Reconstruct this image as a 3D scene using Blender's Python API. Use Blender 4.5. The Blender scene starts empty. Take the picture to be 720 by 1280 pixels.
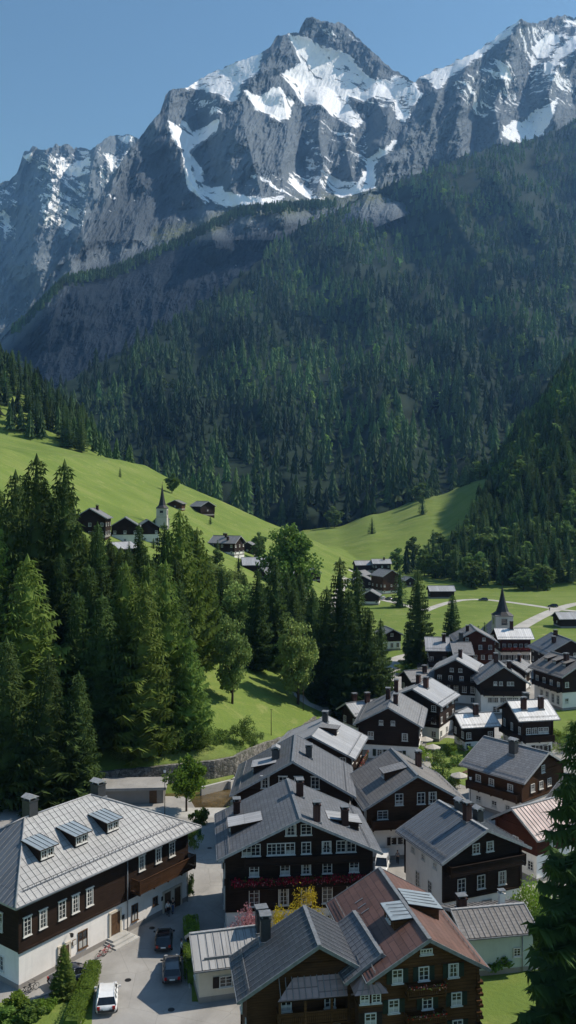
import bpy, bmesh, math, random
import numpy as np
from mathutils import Vector, Matrix, noise

# ------------------------------------------------------------------ camera model
F, HZ, CAMZ = 1100.0, 620.0, 50.0      # focal length and horizon in photo pixels, eye height in metres
scn = bpy.context.scene
C = scn.collection
R = random.Random(7)
rad = math.radians
SUN_AZ, SUN_EL = 17.0, 47.0            # azimuth measured from +X towards +Y

def ground(px, py, z=0.0):
    """the point of the world at height z that the photo shows at (px, py)"""
    Y = (CAMZ - z) * F / (py - HZ)
    return Vector(((px - 360) * Y / F, Y, z))
def at(px, py, Y):
    return Vector(((px - 360) * Y / F, Y, CAMZ + Y * (HZ - py) / F))

# ------------------------------------------------------------------ objects
def tag(o, label=None, cat=None, group=None, kind=None):
    if label: o['label'] = label
    if cat: o['category'] = cat
    if group: o['group'] = group
    if kind: o['kind'] = kind
    return o
def empty(name, loc=(0, 0, 0), rz=0.0, parent=None):
    o = bpy.data.objects.new(name, None); C.objects.link(o)
    o.location = loc; o.rotation_euler = (0, 0, rz); o.empty_display_size = .5
    o.parent = parent
    return o
def copy_tree(o, parent=None):
    c = o.copy(); C.objects.link(c)
    c.parent = parent
    for ch in list(o.children): copy_tree(ch, c)
    return c

class MB:
    """collects boxes, prisms and tubes; build() links them as ONE mesh object"""
    def __init__(s): s.v = []; s.f = []; s.mi = []; s.sm = []; s.mats = []
    def m(s, mat):
        if mat not in s.mats: s.mats.append(mat)
        return s.mats.index(mat)
    def poly(s, verts, faces, mat, smooth=False):
        b = len(s.v); s.v.extend([tuple(p) for p in verts]); k = s.m(mat)
        for f in faces: s.f.append([b + i for i in f]); s.mi.append(k); s.sm.append(smooth)
        return s
    def box(s, c, d, mat, rz=0.0, rx=0.0, ry=0.0, taper=1.0):
        x, y, z = d[0] / 2, d[1] / 2, d[2] / 2
        M = Matrix.Translation(c)
        if rz or rx or ry: M = M @ Matrix.Rotation(rz, 4, 'Z') @ Matrix.Rotation(ry, 4, 'Y') @ Matrix.Rotation(rx, 4, 'X')
        P = [M @ Vector((sx * x * (taper if sz > 0 else 1), sy * y * (taper if sz > 0 else 1), sz * z)) for sz in (-1, 1) for sy in (-1, 1) for sx in (-1, 1)]
        return s.poly(P, [(0, 2, 3, 1), (4, 5, 7, 6), (0, 1, 5, 4), (2, 6, 7, 3), (0, 4, 6, 2), (1, 3, 7, 5)], mat)
    def slab(s, quad, t, mat, under=None):
        """a plate: quad is its top face (counter clockwise from above), t its thickness downwards along z"""
        n = len(quad); q = [Vector(p) for p in quad]; lo = [p - Vector((0, 0, t)) for p in q]
        s.poly(q + lo, [list(range(n))], mat)
        s.f.append([len(s.v) - 1 - i for i in range(n)]); s.mi.append(s.m(under or mat)); s.sm.append(False)
        b = len(s.v) - 2 * n
        for i in range(n):
            j = (i + 1) % n
            s.f.append([b + i, b + n + i, b + n + j, b + j]); s.mi.append(s.m(under or mat)); s.sm.append(False)
        return s
    def tube(s, pts, r, mat, n=6, caps=True, smooth=True):
        pts = [Vector(p) for p in pts]; rs = r if isinstance(r, (list, tuple)) else [r] * len(pts)
        b = len(s.v); k = s.m(mat)
        for i, p in enumerate(pts):
            a = pts[min(i + 1, len(pts) - 1)] - pts[max(i - 1, 0)]
            a = a.normalized() if a.length > 1e-9 else Vector((0, 0, 1))
            u = a.cross(Vector((0, 0, 1)) if abs(a.z) < .9 else Vector((1, 0, 0))).normalized(); w = a.cross(u)
            for q in range(n):
                t = 2 * math.pi * q / n
                s.v.append(tuple(p + (u * math.cos(t) + w * math.sin(t)) * rs[i]))
        for i in range(len(pts) - 1):
            for q in range(n):
                q2 = (q + 1) % n
                s.f.append([b + i * n + q, b + i * n + q2, b + (i + 1) * n + q2, b + (i + 1) * n + q]); s.mi.append(k); s.sm.append(smooth)
        if caps:
            s.f.append([b + q for q in range(n)][::-1]); s.mi.append(k); s.sm.append(False)
            e = b + (len(pts) - 1) * n
            s.f.append([e + q for q in range(n)]); s.mi.append(k); s.sm.append(False)
        return s
    def mesh(s, name):
        me = bpy.data.meshes.new(name)
        me.from_pydata(s.v, [], s.f)
        for mt in s.mats: me.materials.append(mt)
        me.polygons.foreach_set('material_index', s.mi)
        me.polygons.foreach_set('use_smooth', s.sm)
        me.update()
        return me
    def build(s, name, parent=None, loc=(0, 0, 0), rz=0.0, fix=True):
        me = s.mesh(name)
        if fix and len(s.f) < 20000:
            bm = bmesh.new(); bm.from_mesh(me); bmesh.ops.recalc_face_normals(bm, faces=bm.faces); bm.to_mesh(me); bm.free()
        return link(name, me, parent, loc, rz)
def link(name, me, parent=None, loc=(0, 0, 0), rz=0.0):
    o = bpy.data.objects.new(name, me); C.objects.link(o)
    o.parent = parent; o.location = loc; o.rotation_euler = (0, 0, rz)
    return o
def grid_obj(name, P, mat, attrs=None, smooth=True):
    """P: (rows, cols, 3) array of points -> one sheet"""
    n, m, _ = P.shape
    me = bpy.data.meshes.new(name)
    idx = np.arange(n * m).reshape(n, m)
    q = np.stack([idx[:-1, :-1], idx[:-1, 1:], idx[1:, 1:], idx[1:, :-1]], -1).reshape(-1, 4)
    me.vertices.add(n * m); me.vertices.foreach_set('co', P.reshape(-1).astype(np.float32))
    me.loops.add(len(q) * 4); me.loops.foreach_set('vertex_index', q.reshape(-1).astype(np.int32))
    me.polygons.add(len(q)); me.polygons.foreach_set('loop_start', np.arange(0, len(q) * 4, 4, dtype=np.int32))
    me.update(calc_edges=True)
    me.polygons.foreach_set('use_smooth', [smooth] * len(q))
    for k, a in (attrs or {}).items():
        at_ = me.attributes.new(k, 'FLOAT', 'POINT'); at_.data.foreach_set('value', a.reshape(-1).astype(np.float32))
    if mat: me.materials.append(mat)
    me.validate()
    return link(name, me)

# ------------------------------------------------------------------ materials
class NT:
    def __init__(s, name, rough=.8, spec=.3):
        s.mat = bpy.data.materials.new(name); s.mat.use_nodes = True; s.t = s.mat.node_tree
        s.b = s.t.nodes['Principled BSDF']; s.b.inputs['Roughness'].default_value = rough
        s.b.inputs['Specular IOR Level'].default_value = spec
    def n(s, ty, **kw):
        nd = s.t.nodes.new(ty)
        for k, v in kw.items():
            if k.startswith('i_'):
                key = k[2:].replace('_', ' ')
                nd.inputs[int(key) if key.isdigit() else key].default_value = v
            else: setattr(nd, k, v)
        return nd
    def l(s, a, b): s.t.links.new(a, b)
    def coord(s, kind='Object', scale=(1, 1, 1), rot=(0, 0, 0)):
        tc = s.n('ShaderNodeTexCoord'); mp = s.n('ShaderNodeMapping')
        mp.inputs['Scale'].default_value = scale; mp.inputs['Rotation'].default_value = rot
        s.l(tc.outputs[kind], mp.inputs['Vector']); return mp.outputs['Vector']
    def noise(s, vec, scale, detail=4, rough=.55, dist=0.0):
        nd = s.n('ShaderNodeTexNoise', i_Scale=scale, i_Detail=detail, i_Roughness=rough, i_Distortion=dist)
        s.l(vec, nd.inputs['Vector']); return nd.outputs['Fac']
    def ramp(s, fac, stops, interp='LINEAR'):
        r = s.n('ShaderNodeValToRGB'); e = r.color_ramp.elements; r.color_ramp.interpolation = interp
        while len(e) < len(stops): e.new(.5)
        for i, (p, c) in enumerate(stops):
            e[i].position = p; e[i].color = (c if len(c) == 4 else (*c, 1)) if not isinstance(c, (int, float)) else (c, c, c, 1)
        s.l(fac, r.inputs['Fac']); return r.outputs['Color']
    def mix(s, fac, a, b, mode='MIX'):
        m = s.n('ShaderNodeMix', data_type='RGBA', blend_type=mode)
        for v, sock in ((fac, m.inputs[0]), (a, m.inputs[6]), (b, m.inputs[7])):
            if isinstance(v, (int, float)): sock.default_value = v if sock == m.inputs[0] else (v, v, v, 1)
            elif isinstance(v, tuple): sock.default_value = (*v, 1) if len(v) == 3 else v
            else: s.l(v, sock)
        return m.outputs[2]
    def math(s, op, a, b=0.0, clamp=False):
        m = s.n('ShaderNodeMath', operation=op, use_clamp=clamp)
        for v, k in ((a, 0), (b, 1)):
            if isinstance(v, (int, float)): m.inputs[k].default_value = v
            else: s.l(v, m.inputs[k])
        return m.outputs[0]
    def attr(s, name):
        a = s.n('ShaderNodeAttribute', attribute_name=name); return a.outputs['Fac']
    def rnd(s): return s.n('ShaderNodeObjectInfo').outputs['Random']
    def bump(s, h, strength=.3, dist=.05):
        b = s.n('ShaderNodeBump', i_Strength=strength, i_Distance=dist)
        s.l(h, b.inputs['Height']); s.l(b.outputs['Normal'], s.b.inputs['Normal'])
    def col(s, c):
        if isinstance(c, tuple): s.b.inputs['Base Color'].default_value = (*c, 1)
        else: s.l(c, s.b.inputs['Base Color'])
        return s

def simple(name, col, rough=.8, spec=.3, var=.25, scale=3.0, metal=0.0):
    t = NT(name, rough, spec); v = t.coord('Object')
    f = t.noise(v, scale, 5)
    lo = tuple(c * (1 - var) for c in col); hi = tuple(min(1, c * (1 + var)) for c in col)
    t.col(t.ramp(f, [(.3, lo), (.7, hi)])); t.b.inputs['Metallic'].default_value = metal
    return t.mat
# ------------------------------------------------------------------ camera, sky, sun
cam = bpy.data.cameras.new('camera'); co = bpy.data.objects.new('camera', cam); C.objects.link(co)
co.location = (0, 0, CAMZ); co.rotation_euler = (rad(90), 0, 0)
cam.sensor_fit = 'VERTICAL'; cam.sensor_height = 36.0; cam.lens = F / 1280 * 36
cam.shift_y = -(640 - HZ) / 1280                       # the horizon stands a little above the middle
cam.clip_start = 1; cam.clip_end = 60000
scn.camera = co
w = bpy.data.worlds.new('World'); scn.world = w; w.use_nodes = True
sky = w.node_tree.nodes.new('ShaderNodeTexSky'); sky.sky_type = 'NISHITA'; sky.sun_disc = False
sun_dir = Vector((math.cos(rad(SUN_EL)) * math.cos(rad(SUN_AZ)), math.cos(rad(SUN_EL)) * math.sin(rad(SUN_AZ)), math.sin(rad(SUN_EL))))
sky.sun_elevation = rad(SUN_EL); sky.sun_rotation = math.atan2(sun_dir.x, sun_dir.y)
sky.altitude = 1200; sky.air_density = 1.0; sky.dust_density = .7; sky.ozone_density = 2.2
tint = w.node_tree.nodes.new('ShaderNodeMix'); tint.data_type = 'RGBA'; tint.blend_type = 'MULTIPLY'; tint.inputs[0].default_value = 1; tint.inputs[7].default_value = (.86, 1.06, 1.08, 1)
w.node_tree.links.new(sky.outputs[0], tint.inputs[6]); w.node_tree.links.new(tint.outputs[2], w.node_tree.nodes['Background'].inputs[0])
w.node_tree.nodes['Background'].inputs[1].default_value = .125
sl = bpy.data.lights.new('sun', 'SUN'); sl.energy = 5.0; sl.angle = rad(.5); sl.color = (1, .97, .93)
so = bpy.data.objects.new('sun', sl); C.objects.link(so); so.rotation_euler = sun_dir.to_track_quat('Z', 'Y').to_euler()
scn.view_settings.view_transform = 'Standard'; scn.view_settings.look = 'None'; scn.view_settings.exposure = 0
scn.cycles.max_bounces = 6; scn.cycles.transparent_max_bounces = 8; scn.cycles.use_denoising = True
scn.cycles.volume_bounces = 0; scn.cycles.use_adaptive_sampling = True; scn.cycles.adaptive_threshold = .015
# ------------------------------------------------------------------ mountains
def lerp_table(x, xs, ys): return np.interp(x, xs, ys)
def fnoise(X, Y, Z, octv=5, lac=2.1, H=.9, kind='f'):
    out = np.empty(X.size); xs, ys, zs = X.ravel(), Y.ravel(), Z.ravel()
    if kind == 'f':
        for i in range(X.size): out[i] = noise.fractal((xs[i], ys[i], zs[i]), H, lac, octv)
    else:
        for i in range(X.size): out[i] = noise.ridged_multi_fractal((xs[i], ys[i], zs[i]), H, lac, octv, 1.0, 2.0)
    return out.reshape(X.shape)
def in_poly(px, py, poly):
    c = np.zeros(px.shape, bool); n = len(poly)
    for i in range(n):
        x1, y1 = poly[i]; x2, y2 = poly[(i + 1) % n]
        with np.errstate(divide='ignore', invalid='ignore'):
            k = ((y1 > py) != (y2 > py)) & (px < (x2 - x1) * (py - y1) / (y2 - y1 + 1e-12) + x1)
        c ^= k
    return c
def d_line(px, py, pts):
    best = np.full(px.shape, 1e9); par = np.zeros(px.shape)
    L = 0
    for (x1, y1), (x2, y2) in zip(pts[:-1], pts[1:]):
        dx, dy = x2 - x1, y2 - y1; l2 = dx * dx + dy * dy + 1e-9
        t = np.clip(((px - x1) * dx + (py - y1) * dy) / l2, 0, 1)
        d = np.hypot(px - x1 - t * dx, py - y1 - t * dy)
        best = np.minimum(best, d)
    return best
def sd_poly(px, py, poly):
    d = d_line(px, py, poly + [poly[0]]); return np.where(in_poly(px, py, poly), d, -d)

SKYLINE = [(-60, 420), (0, 418), (30, 392), (50, 362), (75, 326), (95, 300), (115, 262), (140, 220), (165, 182), (172, 176), (185, 158), (200, 140), (207, 118), (214, 112), (232, 110),
           (262, 92), (290, 80), (327, 67), (334, 60), (345, 48), (354, 42), (362, 42), (374, 40), (377, 32), (382, 24), (389, 20), (396, 23), (410, 29), (424, 27), (436, 36), (450, 50), (463, 62), (480, 78), (497, 90), (512, 99), (518, 101),
           (530, 94), (560, 81), (588, 68), (606, 57), (622, 44), (640, 31), (650, 24), (658, 27), (668, 29), (690, 22), (706, 20), (722, 21), (760, 40), (800, 80)]
FAR_SKY = [(-60, 240), (-10, 236), (0, 230), (10, 226), (22, 215), (30, 190), (45, 184), (58, 188), (70, 181), (78, 179), (90, 184), (112, 186), (122, 182), (132, 172), (146, 168), (154, 170), (166, 168), (176, 176), (200, 230), (240, 300)]
SNOW = [[(233, 109), (262, 92), (290, 80), (327, 67), (322, 88), (300, 104), (296, 122), (288, 127), (275, 118), (255, 113)],
        [(308, 113), (325, 122), (340, 112), (350, 110), (366, 128), (362, 145), (350, 150), (335, 142), (320, 136)],
        [(362, 43), (380, 47), (410, 60), (436, 70), (448, 84), (466, 100), (498, 96), (518, 104), (526, 118), (506, 152), (496, 148), (494, 126), (470, 118), (455, 126), (434, 118), (440, 140), (454, 152), (445, 160), (428, 152), (414, 142), (400, 128), (382, 130), (372, 118), (352, 92), (368, 84), (376, 78)],
        [(210, 150), (220, 158), (228, 152), (240, 166), (272, 152), (270, 162), (250, 178), (238, 186), (226, 184), (216, 172)],
        [(233, 183), (240, 200), (238, 214), (246, 234), (262, 252), (256, 254), (240, 238), (231, 216), (229, 200)],
        [(240, 196), (250, 212), (254, 226), (244, 222)],
        [(250, 234), (276, 233), (290, 246), (304, 243), (314, 254), (290, 258), (268, 254)],
        [(362, 218), (374, 228), (390, 240), (388, 248), (374, 240), (360, 226)],
        [(322, 254), (338, 246), (356, 244), (352, 252), (334, 256)],
        [(402, 214), (414, 222), (428, 228), (448, 226), (458, 212), (460, 198), (480, 186), (496, 174), (490, 186), (474, 198), (466, 214), (470, 234), (446, 240), (426, 246), (412, 232)],
        [(528, 97), (560, 81), (588, 68), (622, 44), (648, 26), (636, 42), (606, 66), (584, 80), (562, 96), (546, 112), (540, 104)],
        [(630, 158), (642, 150), (656, 152), (668, 138), (690, 128), (698, 122), (688, 150), (676, 172), (662, 176), (640, 178), (628, 170)],
        [(682, 78), (696, 64), (722, 42), (722, 58), (700, 74), (692, 86), (680, 94)],
        [(708, 24), (722, 24), (722, 31)], [(664, 60), (690, 40), (700, 50), (680, 74), (664, 84)],
        [(618, 72), (634, 84), (640, 100), (628, 96)]]
FSNOW = [[(62, 200), (80, 196), (90, 205), (112, 196), (112, 216), (96, 222), (74, 212)], [(54, 236), (62, 250), (86, 262), (98, 260), (98, 270), (80, 270), (62, 262)],
         [(148, 172), (168, 170), (160, 180)], [(80, 278), (92, 282), (84, 296)], [(132, 190), (146, 196), (140, 214)], [(4, 262), (12, 270), (6, 300)], [(30, 196), (40, 192), (36, 206)], [(98, 188), (110, 190), (104, 196)]]
RIDGES = [([(389, 20), (362, 42), (340, 66), (318, 96), (303, 124), (306, 160), (318, 210), (330, 256)], 330, 60),
          ([(389, 20), (430, 40), (470, 72), (500, 96), (519, 104)], 60, 40),
          ([(214, 112), (210, 150), (226, 190), (236, 224), (256, 256), (266, 296)], 170, 34),
          ([(172, 176), (140, 240), (100, 320), (60, 380)], 150, 60),
          ([(354, 120), (360, 160), (352, 210), (356, 262)], 120, 26), ([(402, 132), (398, 170), (404, 206), (396, 244)], 130, 24),
          ([(440, 158), (432, 186), (440, 222)], 130, 22), ([(470, 124), (484, 150), (474, 180)], 90, 20),
          ([(650, 24), (606, 64), (566, 104), (524, 150), (486, 210), (470, 250)], 260, 56),
          ([(650, 24), (636, 80), (618, 130), (626, 180)], 140, 34), ([(722, 56), (696, 84), (686, 118), (692, 150)], 160, 28),
          ([(590, 90), (576, 130), (560, 190)], 90, 26), ([(262, 116), (276, 150), (280, 200), (290, 240)], 110, 30)]
TREELINE = [(-60, 560), (0, 520), (40, 498), (75, 482), (110, 462), (150, 440), (200, 412), (240, 386), (280, 362), (320, 330), (350, 300), (380, 282), (415, 266), (450, 246), (500, 226), (540, 212), (580, 196), (620, 184), (660, 176), (700, 160), (740, 140), (800, 120)]

def massif_Y(px, py):
    base = np.interp(py, [0, 120, 240, 262, 300, 400, 500, 600], [4300, 3800, 3330, 3200, 2900, 2620, 2380, 2200])
    # a ledge carrying forest runs across the left wall below the upper face
    led = np.interp(px, [-60, 20, 80, 140, 230, 300, 420], [470, 420, 352, 340, 300, 262, 250])
    base = base + 240 * (1 / (1 + np.exp((py - led) / 7.0))) - 240
    for pts, A, wd in RIDGES:
        d = d_line(px, py, pts)
        base = base - A * np.clip(1 - d / wd, 0, 1)
    return base
def crag(px, py, seed, amp):
    X = px / 46 + (py / 120.0); Yn = py / 88.0
    n1 = fnoise(X, Yn, np.full(px.shape, seed), 7, 2.1, .85, 'r')
    n2 = fnoise(px / 20.0 + py / 60.0, py / 26.0, np.full(px.shape, seed + 5.), 6, 2.2, .7)
    n3 = fnoise(px / 7.0, py / 16.0, np.full(px.shape, seed + 9.), 5, 2.2, .6)
    return -amp * 1.25 * (n1 - 1.0) - amp * .30 * n2 - amp * .12 * n3
def sheet(x0, x1, nx, top, bot, ny, Yf, seed, amp, rough_top=3.0):
    xs = np.linspace(x0, x1, nx)
    tp = np.array([np.interp(x, [p[0] for p in top], [p[1] for p in top]) for x in xs])
    tp = tp + np.array([noise.fractal((x / 9.0, seed, 0), .8, 2.1, 5) for x in xs]) * rough_top
    bt = np.interp(xs, [p[0] for p in bot], [p[1] for p in bot])
    t = np.linspace(0, 1, ny)[:, None]
    px = np.repeat(xs[None, :], ny, 0); py = bt[None, :] * (1 - t) + tp[None, :] * t
    Y = Yf(px, py) + (crag(px, py, seed, amp) if amp else 0)
    return px, py, Y
def back(px, py, Y): return np.stack([(px - 360) * Y / F, Y, CAMZ + Y * (HZ - py) / F], -1)

def rock_mat(name, tint=(.84, 1.0, 1.12)):
    t = NT(name, .9, .15); v = t.coord('Object')
    big = t.noise(v, .004, 6, .6); st = t.noise(t.coord('Object', (.03, .03, .004)), 1.0, 7, .65, .6)
    fine = t.noise(v, .05, 6, .65)
    k = [c for c in tint]
    rc = t.ramp(st, [(.25, (.085 * k[0], .092 * k[1], .105 * k[2])), (.5, (.125 * k[0], .132 * k[1], .145 * k[2])), (.75, (.185 * k[0], .188 * k[1], .196 * k[2]))])
    rc = t.mix(t.math('MULTIPLY', big, .5), rc, (.165 * k[0], .165 * k[1], .165 * k[2]))
    rc = t.mix(t.math('MULTIPLY', t.attr('dark'), 1.0, True), rc, (.008, .017, .030))  # the shade of the cliffs is mixed into the rock colour
    gn = t.math('MULTIPLY', t.attr('green'), t.ramp(fine, [(.4, 0), (.62, 1)]), True)
    rc = t.mix(gn, rc, (.085, .10, .05))
    # snow lies in the patches and is combed by rock ribs
    sp = t.n('ShaderNodeSeparateXYZ'); t.l(v, sp.inputs[0]); cb = t.n('ShaderNodeCombineXYZ')
    al = t.math('SUBTRACT', t.math('MULTIPLY', sp.outputs[0], .82), t.math('MULTIPLY', sp.outputs[2], .57)); ac = t.math('ADD', t.math('MULTIPLY', sp.outputs[0], .57), t.math('MULTIPLY', sp.outputs[2], .82))
    t.l(t.math('MULTIPLY', al, .0065), cb.inputs[0]); t.l(t.math('MULTIPLY', sp.outputs[1], .004), cb.inputs[1]); t.l(t.math('MULTIPLY', ac, .026), cb.inputs[2])
    stv = t.noise(cb.outputs[0], 1.0, 8, .70, .5)
    s = t.math('ADD', t.attr('snow'), t.math('MULTIPLY', t.math('SUBTRACT', stv, .5), 2.5))
    s = t.math('ADD', s, t.math('MULTIPLY', t.math('SUBTRACT', fine, .5), .95))
    sf = t.ramp(s, [(.46, 0), (.54, 1)])
    t.col(t.mix(sf, rc, (.86, .88, .92)))
    h = t.math('ADD', t.math('MULTIPLY', st, 1.0), t.math('MULTIPLY', fine, .8))
    h = t.mix(t.math('MULTIPLY', sf, .75), h, .5)
    t.bump(h, .45, 16.0)
    return t.mat

def snow_attr(px, py, polys, thin=()):
    s = np.full(px.shape, -1e9)
    for p in polys: s = np.maximum(s, sd_poly(px, py, p))
    a = np.clip(.60 + s / 8.0, -.35, .76)
    for p, c in thin: a = np.maximum(a, np.clip(sd_poly(px, py, p) / 8.0, 0, 1) * c)
    return a

rock = rock_mat('limestone_rock_with_snow')
px, py, Y = sheet(-60, 160 * 1.6, 230, FAR_SKY, [(-60, 470), (240, 470)], 170, lambda a, b: np.interp(b, [160, 480], [5800, 4700]) - 260 * np.clip(1 - d_line(a, b, [(58, 188), (66, 240), (40, 330)]) / 34, 0, 1) - 260 * np.clip(1 - d_line(a, b, [(120, 182), (110, 240), (100, 300)]) / 26, 0, 1), 31., 95, 4)
o = grid_obj('distant_mountain', back(px, py, Y), rock, dict(snow=snow_attr(px, py, FSNOW, [([(36, 186), (112, 188), (112, 290), (50, 290)], .42), ([(116, 180), (170, 170), (160, 230), (120, 240)], .38), ([(-20, 240), (24, 220), (30, 300), (-20, 300)], .36)]), green=px * 0), False); tag(o, kind='structure')
tl = [(x, y + 46) for x, y in TREELINE]
def massif_rel(px, py): return massif_Y(px, py)
px, py, Y0_ = sheet(-60, 780, 760, SKYLINE, tl, 430, massif_Y, 3., 0, 3.4)
THIN = [([(400, 140), (460, 150), (470, 200), (440, 225), (380, 220), (375, 150)], .34), ([(560, 100), (640, 60), (660, 130), (620, 170), (580, 140)], .36), ([(210, 112), (290, 125), (280, 150), (215, 148)], .34), ([(640, 30), (722, 22), (722, 140), (660, 130)], .38), ([(385, 20), (440, 34), (500, 90), (440, 62), (380, 44)], .34), ([(300, 215), (420, 205), (420, 262), (300, 262)], .33), ([(440, 80), (500, 95), (500, 150), (450, 130)], .42)]
sn = snow_attr(px, py, SNOW, THIN)
Y = Y0_ + crag(px, py, 3., 58) * (1 - .78 * np.clip(sn * 1.5 - .2, 0, 1)) * (1 - .6 * np.clip((py - np.interp(px, [0, 100, 240, 420], [420, 320, 275, 255])) / 30, 0, 1))
gr = np.clip(1 - d_line(px, py, [(200, 296), (262, 282), (300, 262), (350, 262), (420, 250), (480, 240)]) / 17, 0, 1) * 1.6
o = grid_obj('mountain', back(px, py, Y), rock, dict(snow=sn, green=gr, dark=.55 * np.clip(sd_poly(px, py, [(160, 200), (205, 150), (232, 210), (262, 290), (200, 300), (90, 330), (110, 280)]) / 14, 0, 1) + np.clip((py - np.interp(px, [0, 100, 240, 420], [430, 330, 285, 262])) / 24, 0, 1)), False); tag(o, kind='structure')  # dark: painted shade over the left flank and the cliff band

# forested slope in front of the massif
BOT = [(-60, 640), (200, 700), (400, 715), (800, 720)]
SPUR = lambda px: np.interp(px, [300, 400, 470, 545, 612, 700, 800], [0, 0, 0, 0, 0, 60, 120])
def forest_Y(px, py):
    b = np.interp(py, [100, 150, 200, 300, 400, 500, 600, 640, 720], [3720, 3500, 3200, 2700, 2120, 1560, 1180, 1080, 1000])
    for pts, A, wd in [([(430, 300), (470, 400), (480, 520), (500, 620)], 120, 60), ([(560, 260), (640, 380), (690, 470)], 150, 60), ([(300, 420), (330, 520), (380, 640)], 100, 50),
                       ([(200, 460), (240, 540), (300, 640)], 80, 50), ([(620, 230), (700, 330)], 110, 50), ([(540, 380), (580, 480), (600, 580)], 110, 44)]:
        b = b - A * np.clip(1 - d_line(px, py, pts) / wd, 0, 1) * (b / 1500)
    return b
def forest_relief(px, py): 
    n = fnoise(px / 130.0 + py / 160.0, py / 130.0, np.full(px.shape, 21.), 5, 2.1, .9)
    n2 = fnoise(px / 42.0 + py / 50.0, py / 60.0, np.full(px.shape, 33.), 4, 2.1, .9)
    return (n * 95 + n2 * 34) * (forest_Y(px, py) / 1500)
px, py, Y = sheet(-60, 800, 240, TREELINE, BOT, 150, lambda a, b: forest_Y(a, b) + forest_relief(a, b), 2., 0, 5)
t = NT('forest_floor', .95, .1); v = t.coord('Object')
t.col(t.mix(t.ramp(t.noise(v, .006, 5), [(.6, 0), (.72, .6)]), (.012, .024, .014), (.024, .038, .026)))
o = grid_obj('forested_mountainside', back(px, py, Y), t.mat); tag(o, kind='structure')
# ------------------------------------------------------------------ terrain of the valley
FOOT = [(-400, 128), (-120, 140), (-46, 147), (-30, 150), (-13.2, 156), (-9.7, 158.5), (-3.5, 171), (6, 196), (14, 240), (22, 330), (30, 420), (45, 520), (60, 600), (70, 1300)]
RIVER = [(-40, 143), (-24, 145.5), (-12, 147.6), (-6.0, 152.5), (-1, 165), (5, 179), (10, 192), (15, 206)]
def foot_x(y): return np.interp(y, [p[1] for p in FOOT], [p[0] for p in FOOT])
def terrain(x, y):
    x = np.atleast_1d(np.asarray(x, float)); y = np.atleast_1d(np.asarray(y, float))
    s = d_line(x, y, FOOT); s = np.where(x < foot_x(y), s, 0)
    z = np.interp(s, [0, 1.2, 100, 127, 155, 190, 236, 300, 500], [0, .5, 45, 57, 71, 78, 89, 105, 140])
    wl = np.interp(y, [140, 165, 182, 215], [2.8, 2.5, .8, 0]) * np.clip(s / 1.2, 0, 1)      # held up by the retaining wall
    z = z + wl
    px = 360 + F * x / np.maximum(y, 1)
    # beyond the shoulder the left flank climbs into the wood, the rest drops away
    t = np.clip((y - 600) / 130, 0, 1)
    z = z + np.interp(px, [-200, 0, 50, 100, 150, 190], [90, 52, 36, 14, 0, 0]) * t ** .8
    z = z * (1 - .75 * np.clip((y - 600) / 200, 0, 1) * np.clip((px - 110) / 80, 0, 1) * np.clip((430 - px) / 30, 0, 1))
    # right half: meadow wedge and wooded spur
    rows = [470, 560, 650, 800, 1000, 1200]
    tab = {380: [0, 2, 5, 7, 11, 8], 420: [0, 2, 6, 10, 14, 14], 470: [0, 3, 9, 18, 30, 32], 545: [0, 4, 13, 28, 49, 52], 612: [0, 14, 32, 54, 70, 84],
           660: [0, 24, 60, 105, 130, 150], 720: [0, 32, 84, 150, 195, 215], 820: [0, 40, 110, 200, 260, 300], 1000: [0, 45, 120, 220, 300, 340]}
    ks = sorted(tab); T = np.array([np.interp(y, rows, tab[k]) for k in ks])
    i = np.clip(np.searchsorted(ks, px) - 1, 0, len(ks) - 2)
    ka = np.array(ks)[i]; kb = np.array(ks)[i + 1]; f = np.clip((px - ka) / (kb - ka), 0, 1); f = f * f * (3 - 2 * f)
    idx = np.arange(len(px))
    zr = T[i, idx] * (1 - f) + T[i + 1, idx] * f
    z = np.maximum(z, np.where(px > 378, zr, zr * np.clip((px - 340) / 40, 0, 1)))
    rv = d_line(x, y, RIVER)
    z = np.where(x > foot_x(y) - .5, z - 1.9 * np.clip((np.interp(y, [150, 170], [6.2, 4.4]) - rv) / .5, 0, 1), z)
    return z
def tz(x, y): return float(terrain(x, y)[0])
def hit(px, py, y0=60, y1=1150):
    """where the sight line through (px, py) of the photograph meets the terrain"""
    ys = np.geomspace(y0, y1, 900); xs = (px - 360) * ys / F; zr = CAMZ + ys * (HZ - py) / F
    d = zr - terrain(xs, ys); k = np.nonzero(d <= 0)[0]
    if not len(k): return None
    k = k[0]; return Vector((xs[k], ys[k], float(terrain(xs[k], ys[k])[0])))

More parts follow.
